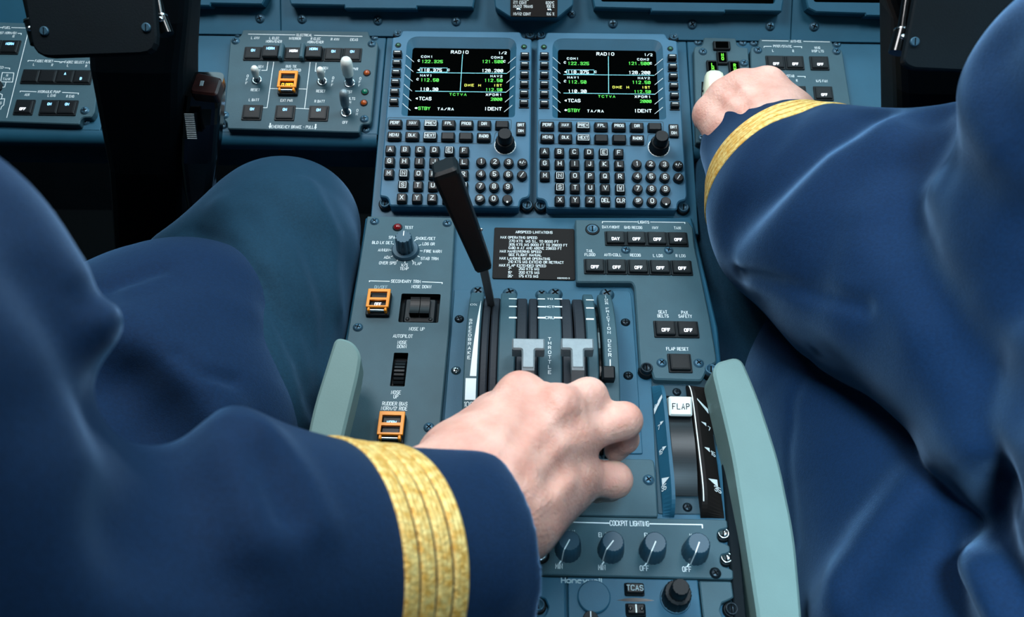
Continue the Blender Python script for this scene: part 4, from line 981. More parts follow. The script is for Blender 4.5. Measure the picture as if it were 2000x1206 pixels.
# ------------------------------------------------------------------ flap selector
P = Panel(FB, d4, 410, 640, HP, 'flap_selector', 'FLAP selector with white handle between two curved blue rails, right of the throttles', 'flap selector')
b = MB(); b.prism(rpoly(P.pts([(190, 150), (640, 160), (665, 1120), (235, 1115)]), .002), HP-.001, HP+.0008, bodydark, bev=.0005); b.build('base_plate', P.root)
v1, v0 = P.p(300, 160, .002)[1], P.p(300, 1085, .006)[1]; HR = .009
def rh(v):
    x = (2*(v-v0)/(v1-v0)-1); return HP+(HR-HP)*max(0, 1-abs(x)**6)**.7
def rail(ub, ut, ui, name, m, marks, sgn):
    """ub: foot on the outside, ut: outer top edge, ui: inner top edge"""
    b = MB(); V = v0+(v1-v0)*(.5-.5*np.cos(np.linspace(0, math.pi, 34))); rings = []
    for v in V:
        h = rh(v); rings.append([(ub, v, HP), (ub+(ut-ub)*.08, v, HP+(h-HP)*.25), (ut, v, h), (ui, v, h), (ui, v, HP)])
    n = 5; vs = [p for r in rings for p in r]; fs = []
    for i in range(len(rings)-1):
        for k in range(n-1):
            f = (i*n+k, i*n+k+1, (i+1)*n+k+1, (i+1)*n+k); fs.append(f[::-1] if sgn < 0 else f)
    b.add(vs, fs, m)
    i0 = len(b.v); marks(b)
    def on(t, v, z):   # t: 0 foot .. 1 top edge of the sloped face
        h = rh(v); A = np.array([ub+(ut-ub)*.08, v, HP+(h-HP)*.25]); B = np.array([ut, v, h]); nn = unit(np.array([sgn*(h-HP)*.75, 0, abs(ut-ub)*.92])); return A+(B-A)*t+nn*.0004
    warp(b, i0, on); return b.build(name, P.root)
vy = lambda y, h=.012: P.p(290, y, h)[1]
def tri(b, y, base_t, tip_t, hgt, m):
    v = vy(y); b.add([(base_t, v-hgt/2, 0), (base_t, v+hgt/2, 0), (tip_t, v, 0)], [(0, 1, 2)], m)
def ttext(b, t, tc, y, size, m):
    i0 = len(b.v); b.text(t, 0, 0, size, 0, m, wid=.55, wt=.16); v = vy(y); k = 1/.0112
    b.v[i0:] = [(tc+x*k*m_s[0], v+yy, 0) for x, yy, z in b.v[i0:]]
m_s = [1]
def marks_l(b):
    m_s[0] = 1
    for a, c in ((0, .5), (.5, 1)):
        b.add([(a*.98, vy(330)-.0005+(vy(262)-vy(330))*a, 0), (c*.98, vy(330)+(vy(262)-vy(330))*c, 0), (c*.98, vy(330)+.0035+(vy(262)-vy(330))*c*.95, 0), (a*.98, vy(330)+.0045+(vy(262)-vy(330))*a*.95, 0)], [(0, 1, 2, 3)], white)
    ttext(b, '0', .18, 285, .0028, white)
    tri(b, 428, .52, .88, .0030, white); ttext(b, '7', .34, 445, .0034, white)
    tri(b, 610, .50, .92, .0036, white); ttext(b, '15', .30, 622, .0034, white)
    tri(b, 830, .16, .92, .0060, white); ttext(b, '35', .30, 876, .0038, white)
def marks_r(b):
    m_s[0] = -1
    b.add([(.2, vy(335), 0), (.98, vy(275), 0), (.98, vy(262), 0), (.2, vy(300), 0)], [(0, 1, 2, 3)], white)
    for y, t0, hh in ((430, .52, .003), (612, .5, .0036), (835, .2, .006)): tri(b, y, t0, .9, hh, white)
    ttext(b, '15', .25, 625, .0034, white); ttext(b, '35', .25, 880, .0038, white); ttext(b, '7', .3, 448, .0034, white)
X = lambda x, h: P.p(x, 600, h)[0]
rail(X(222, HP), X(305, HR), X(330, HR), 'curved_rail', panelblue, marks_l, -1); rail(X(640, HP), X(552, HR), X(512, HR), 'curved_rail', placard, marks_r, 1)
# white line along the top of the right rail
b = MB(); V = np.linspace(v0+.008, v1-.004, 30); uu = X(512, HR)+.0012
pts = [(v, rh(v)+.0004) for v in V]; vs = [(uu-.0004, v, h) for v, h in pts]+[(uu+.0004, v, h) for v, h in pts]; n = len(pts); b.add(vs, [(i, n+i, n+i+1, i+1) for i in range(n-1)], white); b.build('rail_edge_line', P.root)
um0, um1 = X(334, HR)+.0003, X(508, HR)-.0003; uc = (um0+um1)/2; wd_ = um1-um0
vd = (vy(250, 0)+vy(965, 0))/2; rd = .085
b = MB(); prof = []
hd = (vy(250, 0)-vy(965, 0))/2
n = 30; A = np.linspace(-math.asin(hd/rd), math.asin(hd/rd), n); top = .0075
vs = [(um0, vd+rd*math.sin(a), top-rd+rd*math.cos(a)) for a in A]+[(um1, vd+rd*math.sin(a), top-rd+rd*math.cos(a)) for a in A]
b.add(vs, [(i, n+i, n+i+1, i+1) for i in range(n-1)], drum, True); b.build('slot_drum', P.root)
v = P.p(392, 320, .016)[1]; b = MB(); b.rbox(0, 0, wd_*1.0, .0150, -.010, .003, whitecap, r=.0014, bev=.0014); b.text('FLAP', 0, -.0002, .0042, .0032, inkblack, wid=.50, wt=.15, gap=2.6)
ct_, st_ = math.cos(.42), math.sin(.42); warp(b, 0, lambda p, q, r: (uc+p, v+q*ct_-r*st_, .0105+q*st_+r*ct_))
b.build('flap_handle', P.root, label='white block handle lettered FLAP')
screw(P, 372, 243, .003, h=HP+.0008, m=darkscrew); screw(P, 448, 1066, .003, h=HP+.0008, m=darkscrew)

# blank cover plate
P = Panel(FB, d4, 80, 930, 0.0, 'blank_cover_plate', 'plain grey screwed cover plate below the hand, left of the flap selector', 'cover plate')
b = MB(); out = P.pts([(-700, 705), (196, 716), (214, 740), (240, 1118), (232, 1130), (-720, 1115)])
b.prism(rpoly(out, .0016), HP-.001, -.001, panel, bev=.0008); b.build('plate', P.root); screw(P, 170, 870, .0036, h=-.001)

# ------------------------------------------------------------------ cockpit lighting panel and the units below
P = Panel(FB, d5, 900, 370, 0.0, 'cockpit_lighting_panel', 'COCKPIT LIGHTING panel with four blue-grey dimmer knobs near the bottom of the pedestal', 'switch panel')
ul = P.p(640, 1010, crop=full)[0]
b = MB(); R = P.pts([(1735, 146), (1752, 160), (1757, 214), (1735, 222), (1690, 232), (1672, 260), (1672, 300), (1692, 330), (1740, 345), (1772, 362), (1776, 410), (1752, 424), (1708, 432), (1694, 462), (1696, 500), (1716, 530), (1770, 545), (1798, 560), (1802, 622), (1790, 634)])
vbt = P.p(1000, 607)[1]; vtp = P.p(1000, 133)[1]
b.prism(rpoly([(ul, vtp)]+R+[(ul, vbt)], .0012), HP-.001, 0, panel, bev=.0008)
line(b, P, [(140, 160), (790, 178)], .0008); line(b, P, [(1122, 183), (1548, 190), (1550, 217)], .0008); legend(b, P, 'COCKPIT LIGHTING', 955, 180, .0036, wid=.39)
for t, x, y in (('MIN', 382, 528), ('MIN', 731, 538), ): legend(b, P, t, x, y, .0034, wid=.44)
for t, x, y in (('OFF', 1077, 545), ('OFF', 1423, 553)): legend(b, P, t, x, y, .0034, wid=.44)
for t, x, y in (('PEDESTAL', 440, 240), ('EL PANEL', 785, 262), ('FLOOD', 1130, 264), ('MAP', 1476, 268)): legend(b, P, t, x, y+12, .0030, wid=.43)
for x, y in ((392, 492), (740, 500), (1087, 510), (1433, 518)): line(b, P, [(x+8, y-8), (x-6, y+12)], .0009)
b.build('faceplate', P.root)
for c, ang in zip(P.row([(455, 395), (802, 404), (1140, 412), (1486, 420)]), (-118, -128, -116, -114)):
    b = MB(); b.lathe(c[0], c[1], [(.0094, 0), (.0094, .001), (.0088, .0090), (.0078, .0175), (.0070, .0183)], knobblue, 60, flute=20, fdepth=.0004)
    a = math.radians(ang); e = np.array([math.cos(a), math.sin(a)])
    b.stroke([c-e*.0004, c+e*.0074], .0008, .01845, white)
    p0, p1 = c+e*.0078, c+e*.0098; sd = np.array([-e[1], e[0]])*.0004
    b.add([(*(p0-sd), .0182), (*(p0+sd), .0182), (*(c+e*.0083+sd), .0173), (*(c+e*.0083-sd), .0173), (*(c+e*.0092+sd), .0088), (*(c+e*.0092-sd), .0088), (*(p1+sd), .0012), (*(p1-sd), .0012)], [(0, 3, 2, 1), (3, 5, 4, 2), (5, 7, 6, 4)], white)
    b.build('dimmer_knob', P.root, (c[0], c[1], 0))
for x, y in ((1712, 278), (1736, 475)): fastener(P, x, y, .0043, h=HP, m=chrome, tall=.0045)
fastener(P, 232, 440, .0048, h=0, m=chrome, tall=.003); screw(P, 1655, 585, .0034, m=darkscrew)

P = Panel(FB, d5, 980, 860, 0.0, 'surveillance_control_unit', 'control unit with TCAS button, round blank cap and large black knob, pedestal bottom', 'control unit')
b = MB(); vt2 = P.p(980, 628)[1]; x0, x1 = P.p(454, 700)[0], P.p(1518, 700)[0]
b.prism(rpoly([(x0, vt2-.085), (x1, vt2-.085), (x1, vt2), (x0, vt2)], .0008), HP-.001, 0, panelblue, bev=.0007)
c = P.p(566, 650); b.text('Honeywell', c[0], c[1]+.0004, .0033, .0001, greyline, wid=.8, wt=.24, gap=1.5)
q = [P.p(x, y) for x, y in ((848, 806), (920, 792), (1000, 786), (1090, 794), (1160, 808), (1090, 815), (1000, 818), (920, 814))]; b.poly(q, .0001, blackgloss); b.build('faceplate', P.root)
c = P.p(666, 782); b = MB(); b.lathe(c[0], c[1], [(.0113, 0), (.0113, .0016), (.0105, .0024)], panelblue, 44, smooth=False); b.build('blank_cap', P.root, (c[0], c[1], 0))
def unitkey(x, y, t):
    c = P.p(x, y); b = MB(); b.rbox(c[0], c[1], .0136, .0090, -.001, .0010, black, r=.0012); b.rbox(c[0], c[1], .0122, .0074, 0, .004, keyblack, r=.0012, bev=.001)
    if t: b.text(t, c[0], c[1], .0034, .0042, greyline, wid=.6, wt=.14)
    else:
        b.stroke([(c[0], c[1]-.0025), (c[0], c[1]+.0025)], .0009, .0042, white)
        for sx in (-1, 1): b.lathe(c[0]+sx*.0038, c[1], [(.0014, .004), (.0012, .0046), (.0002, .0046)], blackgloss, 14)
    b.build('unit_key', P.root, (c[0], c[1], 0))
unitkey(995, 720, 'TCAS'); unitkey(1005, 888, None)
c = P.p(1328, 795); b = MB(); b.lathe(c[0], c[1], [(.0104, 0), (.0104, .0006), (.0100, .001)], screwm, 44); b.lathe(c[0], c[1], [(.0096, .001), (.0094, .0115), (.0085, .0132)], black, 64, flute=24, fdepth=.0005); o = b.build('large_knob', P.root, (c[0], c[1], 0))
b = MB(); b.lathe(0, 0, [(.0062, .013), (.0060, .0235), (.0053, .0247)], black, 48, flute=18, fdepth=.0004); b.build('inner_knob', o)
c = P.p(633, 985); b = MB(); b.lathe(c[0], c[1], [(.0054, 0), (.0050, .009), (.0046, .0096)], black, 48, flute=18, fdepth=.0004); b.stroke([(c[0], c[1]), (c[0], c[1]+.004)], .0007, .0098, white); b.build('small_knob', P.root, (c[0], c[1], 0))
def small_unit(x0, x1, y, nx, ny, label, mirror):
    P = Panel(FB, d5, (x0+x1)/2, y+150, 0.0, 'blank_pedestal_unit', label, 'blank panel', None)
    a, c = P.p(x0, y+100)[0], P.p(x1, y+100)[0]; vt = P.p((x0+x1)/2, y)[1]; k = P.p(nx, ny); r = .0072
    edge = a if not mirror else c; sg = 1 if not mirror else -1
    notch = [(edge, k[1]+r+.002), (edge+sg*.004, k[1]+r), (k[0]+sg*r*.7, k[1]+r*.75), (k[0]+sg*r, k[1]), (k[0]+sg*r*.7, k[1]-r*.75), (edge+sg*.004, k[1]-r), (edge, k[1]-r-.002)]
    if not mirror: out = [(a, vt), (a, notch[0][1]+.001)]+notch+[(a, vt-.085), (c, vt-.085), (c, vt)]
    else: out = [(a, vt), (a, vt-.085), (c, vt-.085)]+notch[::-1]+[(c, vt)]
    b = MB(); b.prism(rpoly(out, .0012), HP-.001, 0, panelblue if not mirror else panel, bev=.0008); b.build('plate', P.root); fastener(P, nx, ny, .0044, h=HP, tall=.005, m=screwm if not mirror else darkscrew)
small_unit(164, 432, 615, 212, 858, 'small plain unit at the bottom of the pedestal beside the left sleeve cuff', False)
small_unit(1536, 1800, 650, 1778, 892, 'small plain unit at the bottom right corner of the pedestal', True)
small_unit(-300, 150, 608, 92, 850, 'plain unit at the pedestal bottom almost hidden behind the left sleeve', True)

# ------------------------------------------------------------------ control yokes
def yoke(label, colpx, plate, screws, rods, sgn, extra=None):
    root = bpy.data.objects.new('control_yoke', None); COL.objects.link(root); root.empty_display_size = .02
    A = pw(*colpx[-1][:3]); root.location = (A[0], A[1], 0); tag(root, label, 'control yoke', 'control yokes'); off = np.array([A[0], A[1], 0.0])
    b = MB()
    # column: tapering box section swept down to the floor
    rings = []
    for (x, y, Z, w, d) in colpx:
        c = pw(x, y, Z); ax = np.array([1.0, 0, 0]); bk = np.array([0, 1.0, 0.0])
        rings.append([c+ax*p[0]+bk*p[1] for p in rrect(0, 0, w, d, min(w, d)*.25, 4)])
    n = len(rings[0]); vs = [p-off for r in rings for p in r]; fs = []
    for i in range(len(rings)-1):
        for k in range(n): j = (k+1) % n; fs.append((i*n+k, i*n+j, (i+1)*n+j, (i+1)*n+k)[::-1])
    b.add(vs, fs+[tuple(range(n)), tuple((len(rings)-1)*n+k for k in range(n))], darkmatte); b.build('column', root)
    b = MB(); Fp = Frame(pw(*plate['o']), plate['e']); 
    q = rpoly([Fp.at(x, y) for x, y in plate['pts']], [.012]*len(plate['pts'])); b.prism(q, -.006, 0, darkmatte, bev=.0012)
    warp(b, 0, lambda u, v, h: Fp.pt(u, v, h)-off); b.build('chart_plate', root)
    for x, y in screws:
        c = Fp.at(x, y); b = MB(); b.lathe(c[0], c[1], [(.0032, 0), (.0032, .001), (.0026, .0014)], screwm, 20); b.stroke([(c[0], c[1]-.0022), (c[0], c[1]+.0022)], .0007, .0015, blackgloss); warp(b, 0, lambda u, v, h: Fp.pt(u, v, h)-off); b.build('screw', root)
    for rod in rods:
        b = MB(); p = [pw(*r[:3])-off for r in rod]; b.tube(p[:2], rod[0][3], blackgloss, 16); b.tube(p[1:3], rod[1][3], blackgloss, 18)
        d = unit(p[1]-p[0]); b.tube([p[1]-d*.0006, p[1]+d*.0006], rod[1][3]*1.08, chrome, 18); b.ball(p[2]-d*.012+np.array([.0, -.006, .002]), .0022, chrome); b.build('clip_rod', root)
    if extra: extra(root, off)
    return root
def grip(root, off):
    b = MB(); rings = []
    # handgrip: rounded box column seen left of the electrical panel
    for (x, y, Z, w, d) in ((399, 165, .735, .030, .030), (400, 185, .742, .0325, .034), (398, 215, .75, .0330, .036), (394, 290, .77, .0320, .036), (392, 350, .79, .026, .032), (396, 420, .81, .020, .026)):
        c = pw(x, y, Z); rings.append([c+np.array([p[0], 0, 0])+np.array([0, .96, .28])*p[1] for p in rrect(0, 0, w, d, .007, 4)])
    n = len(rings[0]); vs = [p-off for r in rings for p in r]; fs = []
    for i in range(len(rings)-1):
        for k in range(n): j = (k+1) % n; fs.append((i*n+k, i*n+j, (i+1)*n+j, (i+1)*n+k)[::-1])
    b.add(vs, fs+[tuple(range(n)), tuple((len(rings)-1)*n+k for k in range(n))[::-1]], blackgloss); g = b.build('handgrip', root)
    b = MB(); Fg = Frame(pw(399, 170, .728), 72); q = rpoly([Fg.at(x, y) for x, y in ((372, 186), (425, 192), (436, 158), (386, 146))], .004); b.prism(q, -.006, .004, redcap, bev=.0016)
    c = Fg.at(397, 170); b.rbox(c[0], c[1], .003, .006, .004, .0045, steel, r=.0004, bev=.0002); warp(b, 0, lambda u, v, h: Fg.pt(u, v, h)-off); b.build('red_cap', g, label='dark red cap on top of the yoke grip')
    b = MB(); Fs = Frame(pw(370, 245, .7315), 20); q = [Fs.at(x, y) for x, y in ((358, 221), (382, 221), (382, 272), (358, 270))]; b.prism(q, -.004, .0008, blackgloss, bev=.0004)
    x0, x1 = q[0][0]+.0012, q[1][0]-.0012; ya, yb = q[2][1], q[0][1]
    for i in range(14):
        y = ya+(yb-ya)*(i+.5)/14; b.rbox((x0+x1)/2, y, x1-x0, (yb-ya)/14*.62, .0006, .0018, steel, r=.0002, bev=.0003)
    warp(b, 0, lambda u, v, h: Fs.pt(u, v, h)-off); b.build('ribbed_thumb_switch', g)
    b = MB(); b.tube([pw(300, 130, .74)-off, pw(360, 185, .765)-off, pw(399, 215, .765)-off], .012, darkmatte, 12); b.build('yoke_arm', root)
yoke('black left control yoke with chart plate and red-capped handgrip at upper left of the photo', [(285, -120, .66, .085, .05), (284, 20, .69, .080, .05), (284, 110, .72, .078, .06), (302, 300, .80, .068, .07), (310, 560, 1.0, .075, .08), (312, 760, 1.25, .08, .08)],
     {'o': (185, 50, .60), 'e': 38, 'pts': [(40, -60), (66, 112), (307, 104), (298, -60)]}, ((87, 61), (286, 54)), (((44, -40, .63, .0030), (62, 41, .63, .0052), (74, 86, .63, 0)), ((300, -40, .63, .0040), (312, 32, .63, .0052), (326, 68, .63, 0))), -1, grip)
yoke('black right control yoke with chart plate, behind the right shoulder', [(1900, -140, .62, .17, .05), (1890, 20, .66, .125, .05), (1878, 150, .70, .12, .06), (1866, 300, .78, .12, .07), (1800, 560, 1.0, .085, .08), (1780, 760, 1.25, .08, .08)],
     {'o': (1900, 60, .585), 'e': 38, 'pts': [(1798, -60), (1764, 122), (1782, 134), (2130, 150), (2130, -60)]}, ((1786, 82), ), (((1778, -40, .60, .0040), (1764, 59, .60, .0058), (1752, 104, .60, 0)), ), 1)

# ------------------------------------------------------------------ seat armrests
def armrest(label, pts, Zs, thick, name='seat_armrest'):
    """rounded plastic slab: outline points with their own depths, thickness downwards"""
    w = [pw(x, y, z) for (x, y), z in zip(pts, Zs)]; c = sum(w)/len(w)
    A = np.array(w)-c; nrm = np.linalg.svd(A)[2][2]; nrm = nrm if nrm[2] > 0 else -nrm
    e1 = unit(np.array([1.0, 0, 0])-nrm*nrm[0]); e2 = np.cross(nrm, e1)
    q = [(np.dot(p-c, e1), np.dot(p-c, e2)) for p in w]
    b = MB(); q = rpoly(q, .016, 6)
    for k, (ins, z0, z1) in enumerate(((0, -thick, -.004),)): b.prism(q, z0, 0, armrest_m, bev=.002)
    m = Matrix.Identity(4)
    for i in range(3): m[i][0], m[i][1], m[i][2], m[i][3] = e1[i], e2[i], nrm[i], c[i]
    o = b.build(name, m4=m); 
    return tag(o, label, 'armrest')
armrest('pale grey-green seat armrest between the left thigh and the pedestal', [(655, 655), (688, 664), (706, 692), (700, 735), (660, 900), (640, 1060), (560, 1060), (612, 800)], [.640, .640, .638, .632, .603, .575, .575, .618], .03)
armrest('long pale grey-green seat armrest on the right, beside the dark blue right thigh', [(1391, 728), (1400, 708), (1448, 692), (1480, 770), (1522, 900), (1552, 1050), (1566, 1206), (1572, 1330), (1496, 1330), (1480, 1206), (1432, 890)], [.655, .657, .657, .644, .622, .598, .574, .555, .555, .573, .622], .035)

# ------------------------------------------------------------------ people
def N(x, y, Z, rpx): return (pw(x, y, Z), rpx*Z/FPX)
def person(label, m=Matrix.Identity(4)): pass
# ---- left pilot: right hand on the throttles
def Hn(x, y, Z, r): return (pw(*d6(x, y), Z), r/1000.0)
hand = Solid()
def seg(S, a, b, k=.01): S.cap(a[0], b[0], a[1], b[1], k); return S
CE = pw(925, 1100, .470)                               # centre of the cuff opening
EL = pw(-150, 1150, .300)
axis = unit(CE-EL)
sd_ = unit(np.cross(axis, U3))
F0 = CE-axis*.10; F1, F2 = (F0-sd_*.010+U3*.006, .027), (F0+sd_*.012-U3*.004, .026)
W1, W2, W3 = Hn(330, 650, .505, 23), Hn(480, 800, .497, 21), Hn(610, 915, .50, 22)
seg(hand, F1, W1); seg(hand, F2, W3, .02); seg(hand, (F0, .027), W2, .02)
Mi, Mm, Mr, Ml = Hn(655, 222, .558, 13.2), Hn(880, 300, .546, 13.0), Hn(950, 480, .547, 12.5), Hn(975, 690, .553, 12.2)
for w, m_ in ((Hn(370, 640, .512, 22), Mi), (Hn(450, 720, .503, 20), Mm), (Hn(540, 800, .502, 19.5), Mr), (Hn(610, 890, .505, 20), Ml)): seg(hand, w, m_, .022)
seg(hand, Hn(560, 560, .545, 20), Hn(800, 620, .565, 18), .02)                      # palm
seg(hand, Hn(285, 620, .525, 24), Hn(500, 370, .570, 17), .018); 
seg(hand, Hn(500, 370, .572, 16), Hn(660, 330, .605, 11.5), .010); seg(hand, Hn(660, 330, .605, 11.5), Hn(780, 350, .622, 9.5), .005)   # thumb, under the palm
seg(hand, Hn(640, 960, .508, 20), Hn(900, 800, .556, 16), .02)                       # heel of the hand
def finger(S, m_, p, d, t, k=.006):
    seg(S, m_, p, .009); seg(S, p, d, .004); seg(S, d, t, .003)
finger(hand, Mi, Hn(790, 238, .580, 10.6), Hn(850, 300, .604, 9.2), Hn(845, 360, .618, 8.2))
finger(hand, Mm, Hn(1050, 232, .570, 11.4), Hn(1065, 300, .596, 9.6), Hn(1020, 370, .612, 8.4))
finger(hand, Mr, Hn(1262, 372, .568, 10.4), Hn(1272, 480, .593, 9.0), Hn(1215, 545, .607, 8.3))
finger(hand, Ml, Hn(1205, 722, .572, 10.4), Hn(1180, 768, .592, 8.6), Hn(1100, 790, .603, 7.8))
# knuckle caps, tendons and creases
for (x, y, Z, r) in ((640, 195, .549, 9), (880, 285, .538, 9.5), (1060, 225, .562, 9), (1265, 360, .562, 8.2), (1205, 712, .566, 8.2), (955, 470, .540, 8.5), (980, 680, .547, 8.5)):
    p, r = Hn(x, y, Z, r); hand.cap(p, p+1e-4, r, r, .012)
def fp(L): return [d6(x, y) for x, y in L]
for L in (([(640, 230), (560, 420), (470, 600)]), ([(860, 330), (700, 520), (560, 700)]), ([(930, 520), (800, 660), (650, 800)]), ([(960, 720), (860, 800), (760, 880)])): hand.foldpx(fp(L), .006, -.0012)
for L in (([(770, 260), (640, 480)]), ([(880, 410), (760, 560)]), ([(940, 590), (850, 680)])): hand.foldpx(fp(L), .009, .0018)
hand.foldpx(fp([(830, 330), (800, 400), (960, 400)]), .010, .0012); hand.foldpx(fp([(1010, 250), (1000, 340)]), .004, .0010); hand.foldpx(fp([(960, 250), (950, 330)]), .003, .0006)
hand.foldpx(fp([(820, 720), (900, 640), (1000, 600)]), .009, .0022)
for a in range(5): hand.foldpx(fp([(690+a*45, 690+a*6), (640+a*45, 800+a*10), (690+a*42, 940)]), .0028, .00055)
body, _, _ = solid_object('person', hand, .0016, skin_m)
tag(body, 'person in the left seat, right hand on the throttles, wide gold braid on sleeve', 'person', 'pilots')

jk = Solid()
sl_nodes = [N(-560, 420, .33, 330), N(-282, 600, .30, 352), N(-262, 790, .29, 395), N(-190, 1150, .30, 400)]
jk.chain(sl_nodes, .03)
rc = .0600
mid = pw(430, 1160, .385)
jk.cap(EL, mid, .072, .070, .03)
jk.cap(mid, CE, .070, rc, .03, flat=True)
jk.cap(CE-axis*.03, CE+axis*.06, rc-.006, rc-.005, .003, mode='s', flat=True)
# body of the jacket and the skirt lying over the lap
jk.chain([N(-350, 1350, .60, 430), N(60, 1150, .62, 330), N(310, 850, .650, 264), N(325, 690, .692, 216)], .03)
jk.cap(*[x for x in (N(325, 700, .690, 210)[0], N(400, 640, .705, 150)[0])], .085, .066, .03)
def folds(S, L):
    for pts, w, a in L: S.foldpx(pts, w, a)
folds(jk, [([(200, 640), (270, 670), (330, 725), (400, 790), (470, 840)], .018, -.010),
           ([(262, 740), (320, 810), (340, 900), (310, 1010)], .022, .020),
           ([(205, 650), (240, 760), (300, 860)], .016, .010),
           ([(120, 560), (160, 680), (190, 800)], .016, .007),
           ([(10, 420), (60, 600), (90, 760)], .02, .006),
           ([(340, 900), (400, 1000), (430, 1120)], .016, .007), ([(390, 860), (450, 950), (500, 1050)], .014, -.005),
           ([(470, 830), (520, 900), (560, 1000)], .008, .006), ([(510, 850), (570, 920), (620, 1020)], .010, -.004),
           ([(165, 585), (230, 555), (310, 528)], .006, .005), ([(350, 690), (400, 730), (455, 745)], .005, .005), ([(290, 620), (400, 580), (480, 610)], .02, -.004),
           ([(950, 900), (990, 1000), (990, 1150)], .014, -.003)])
jo, JV, JQ = solid_object('jacket', jk, .0031, jacket_m, body)
# lower edge of the skirt: a thin hem lying on the thigh
hemL = [(168, 562), (200, 520), (240, 474), (300, 466), (372, 470), (420, 492), (478, 552), (528, 628), (566, 712), (590, 790), (604, 858)]
tr = Solid()
tr.chain([N(552, 446, .815, 130), N(545, 500, .79, 142), N(500, 640, .735, 158), N(440, 800, .690, 200), N(300, 1000, .66, 260)], .03)
tr.cap(N(520, 436, .81, 92)[0], N(370, 530, .76, 92)[0], .0442, .0415, .03)
tr.cap(N(575, 440, .84, 118)[0], N(628, 640, 1.15, 60)[0], .062, .052, .02)
tr.cap(N(470, 470, .86, 100)[0], N(400, 500, .92, 60)[0], .050, .040, .03)
folds(tr, [([(480, 420), (560, 520), (610, 680), (630, 800)], .009, .005), ([(520, 380), (600, 470), (640, 600)], .012, .005), ([(600, 360), (650, 460), (655, 600)], .010, -.005), ([(380, 455), (440, 480), (500, 540), (550, 625), (588, 712), (612, 800)], .007, .007), ([(430, 400), (520, 480), (575, 600)], .012, -.004), ([(635, 640), (630, 740), (618, 840)], .008, .004)])
to, _, _ = solid_object('trousers', tr, .0042, trouser_m, body)

def bvh(*objs):
    vs = []; fs = []
    for o in objs:
        k = len(vs); vs += [v.co.copy() for v in o.data.vertices]; fs += [tuple(k+i for i in p.vertices) for p in o.data.polygons]
    return BVHTree.FromPolygons(vs, fs)
def braid(T, C, ax, s0, s1, R, parent, nth=120, a0=0, a1=2*math.pi, lift=.0016, skew=None):
    """one raised stripe laid round the sleeve between s0 and s1 (distance back from the cuff)"""
    t = np.array([0, 0, 1.0]); e1_ = unit(t-ax*np.dot(t, ax)); e2_ = np.cross(ax, e1_); rows = []
    for i in range(nth+1):
        a = a0+(a1-a0)*i/nth; d = e1_*math.cos(a)+e2_*math.sin(a); row = []
        for f, l in ((0, -.0006), (.06, lift*.75), (.28, lift), (.36, lift*.7), (.44, lift), (.56, lift), (.64, lift*.7), (.72, lift), (.94, lift*.75), (1, -.0006)):
            s = s0+(s1-s0)*f; o = C-ax*s+d*(R*1.7); hit = T.ray_cast(Vector(o), Vector(-d), R*1.7)
            p = np.array(hit[0]) if hit[0] is not None else C-ax*s+d*R
            row.append(p+d*l)
        rows.append(row)
    n = len(rows[0]); b = MB(); b.add([p for r in rows for p in r], [(i*n+k, i*n+k+1, (i+1)*n+k+1, (i+1)*n+k)[::-1] for i in range(nth) for k in range(n-1)], gold_m, True)
    return b.build('gold_cuff_stripe', parent)
T = bvh(jo)
for i in range(4): braid(T, CE, axis, .054+.0094*i, .054+.0094*i+.0085, .075, jo)

# ---- right pilot: left hand on the gear knob
def Gn(x, y, Z, r): return (pw(*c5(x, y), Z), r/1000.0)
gh = Solid()
seg(gh, Gn(720, 1080, .705, 30), Gn(520, 770, .738, 25)); seg(gh, Gn(900, 980, .700, 30), Gn(660, 690, .738, 22), .02)
G = [Gn(190, 612, .778, 10.6), Gn(282, 495, .772, 11.6), Gn(402, 438, .765, 12.2), Gn(562, 420, .762, 12.2)]
for w, m_ in zip((Gn(470, 760, .745, 20), Gn(510, 740, .740, 20), Gn(570, 710, .738, 20), Gn(640, 680, .738, 19)), G): seg(gh, w, m_, .02)
seg(gh, Gn(300, 740, .76, 18), Gn(195, 640, .775, 11), .02)
seg(gh, Gn(720, 620, .742, 19), Gn(620, 470, .775, 12), .02); seg(gh, Gn(620, 470, .775, 12), Gn(560, 500, .80, 10), .008)
seg(gh, Gn(400, 580, .77, 16), Gn(520, 560, .77, 16), .02)
for m_, p, d, t in zip(G, (Gn(160, 585, .802, 9.2), Gn(250, 500, .806, 9.6), Gn(370, 420, .803, 10), Gn(520, 415, .800, 10)),
        (Gn(185, 610, .822, 8.2), Gn(265, 530, .828, 8.4), Gn(350, 480, .828, 8.8), Gn(480, 470, .822, 8.8)), (Gn(235, 620, .828, 7.6), Gn(290, 560, .834, 7.8), Gn(340, 530, .836, 8), Gn(430, 520, .832, 8))): finger(gh, m_, p, d, t)
for (x, y, Z, r) in ((392, 420, .760, 8.5), (560, 402, .757, 8.5), (278, 485, .768, 7.5), (185, 605, .775, 7)):
    p, r = Gn(x, y, Z, r); gh.cap(p, p+1e-4, r, r, .012)
def gp_(L): return [c5(x, y) for x, y in L]
for L in ([(400, 430), (470, 500), (540, 600)], [(560, 410), (590, 480), (620, 560)], [(280, 500), (360, 560), (430, 640)]): gh.foldpx(gp_(L), .005, -.0011)
for L in ([(470, 420), (520, 520)], [(340, 470), (420, 560)], [(240, 550), (320, 620)]): gh.foldpx(gp_(L), .007, .0016)
body2, _, _ = solid_object('person', gh, .0016, skin_m)
tag(body2, 'person in the right seat, left hand on the cream gear knob, narrow gold braid', 'person', 'pilots')

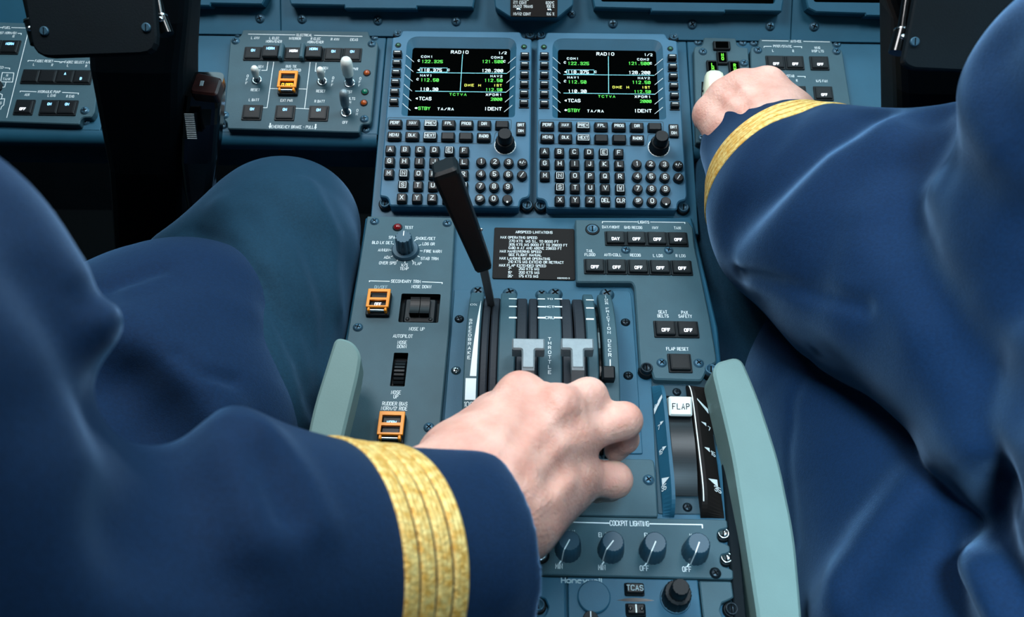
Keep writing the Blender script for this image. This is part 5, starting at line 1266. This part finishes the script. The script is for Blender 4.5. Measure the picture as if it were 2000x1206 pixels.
j2 = Solid()
CE2 = pw(1460, 257, .781); E2 = pw(1960, 640, .56); M2 = pw(1590, 418, .705)
ax2 = unit(CE2-pw(1640, 460, .66)); 
j2.cap(M2, CE2, .074, .0475, .01, flat=True)
j2.chain([(M2, .082), N(1752, 512, .640, 236), N(1965, 640, .56, 246), N(2150, 760, .52, 300)], .03)
j2.chain([N(2155, 312, .47, 238), N(2180, 440, .50, 260), N(2080, 620, .54, 270)], .04)
j2.chain([N(2155, 312, .47, 236), N(2188, 195, .45, 240), N(2350, 225, .42, 280)], .04)
j2.cap(N(1700, 350, .66, 90)[0], N(1900, 345, .58, 120)[0], .036, .042, .05)
ax2b = unit(CE2-M2)
j2.cap(CE2-ax2b*.03, CE2+ax2b*.06, .0395, .0425, .003, mode='s', flat=True)
# jacket body on the thigh and side
j2.chain([N(1640, 640, .80, 190), N(1745, 760, .765, 285), N(1862, 960, .70, 345), N(1965, 1206, .64, 412), N(2105, 1500, .60, 500)], .004)
j2.chain([N(2300, 800, .45, 330), N(2300, 1250, .52, 420)], .01)
folds(j2, [([(1890, 885), (1800, 970), (1725, 1060), (1670, 1160)], .020, -.020), ([(1925, 950), (1830, 1060), (1730, 1180)], .020, .026),
           ([(1915, 890), (1890, 1000), (1905, 1100), (1960, 1206)], .013, -.018), ([(1950, 950), (1945, 1080), (1990, 1190)], .016, .018), ([(1865, 1030), (1845, 1120), (1830, 1206)], .018, .014),
           ([(1640, 1160), (1615, 1206)], .020, -.012), ([(1590, 690), (1550, 780), (1540, 900), (1556, 1060)], .006, .0015),
           ([(1775, 330), (1762, 420), (1800, 530), (1860, 640), (1970, 760)], .022, .020), ([(1735, 320), (1722, 420), (1755, 520), (1810, 640)], .016, -.008), ([(1835, 380), (1850, 480), (1910, 600), (2000, 700)], .026, -.012),
           ([(1830, 225), (1850, 300), (1900, 360), (1990, 420)], .020, .016), ([(1860, 180), (1900, 290), (1970, 350)], .020, -.008), ([(1940, 110), (1950, 190), (1996, 280)], .02, .010),
           ([(1700, 225), (1600, 285), (1500, 380), (1420, 450)], .018, .008), ([(1745, 262), (1640, 330), (1540, 430), (1470, 520)], .022, -.008), ([(1700, 310), (1640, 400), (1600, 540)], .020, .009), ([(1670, 430), (1640, 520), (1640, 640)], .022, -.006),
           ([(1440, 535), (1560, 565), (1690, 600)], .006, .005), ([(1560, 215), (1500, 290), (1445, 400)], .014, .004)])
jo2, _, _ = solid_object('jacket', j2, .0031, jacket_m, body2)
T2 = bvh(jo2)
for i in range(4): braid(T2, CE2, ax2b, .047+.0074*i, .047+.0074*i+.0066, .085, jo2, lift=.0013)
t2 = Solid()
t2.chain([N(1500, 392, .850, 158), N(1532, 560, .84, 176), N(1640, 720, .82, 190), N(1850, 1100, .70, 280)], .03)
t2.cap(N(1500, 420, .85, 150)[0], N(1470, 600, 1.2, 70)[0], .066, .052, .03)
folds(t2, [([(1375, 330), (1380, 450), (1400, 600)], .008, .005), ([(1360, 380), (1362, 480), (1390, 620)], .007, -.004)])
to2, _, _ = solid_object('trousers', t2, .0045, trouser_m, body2)
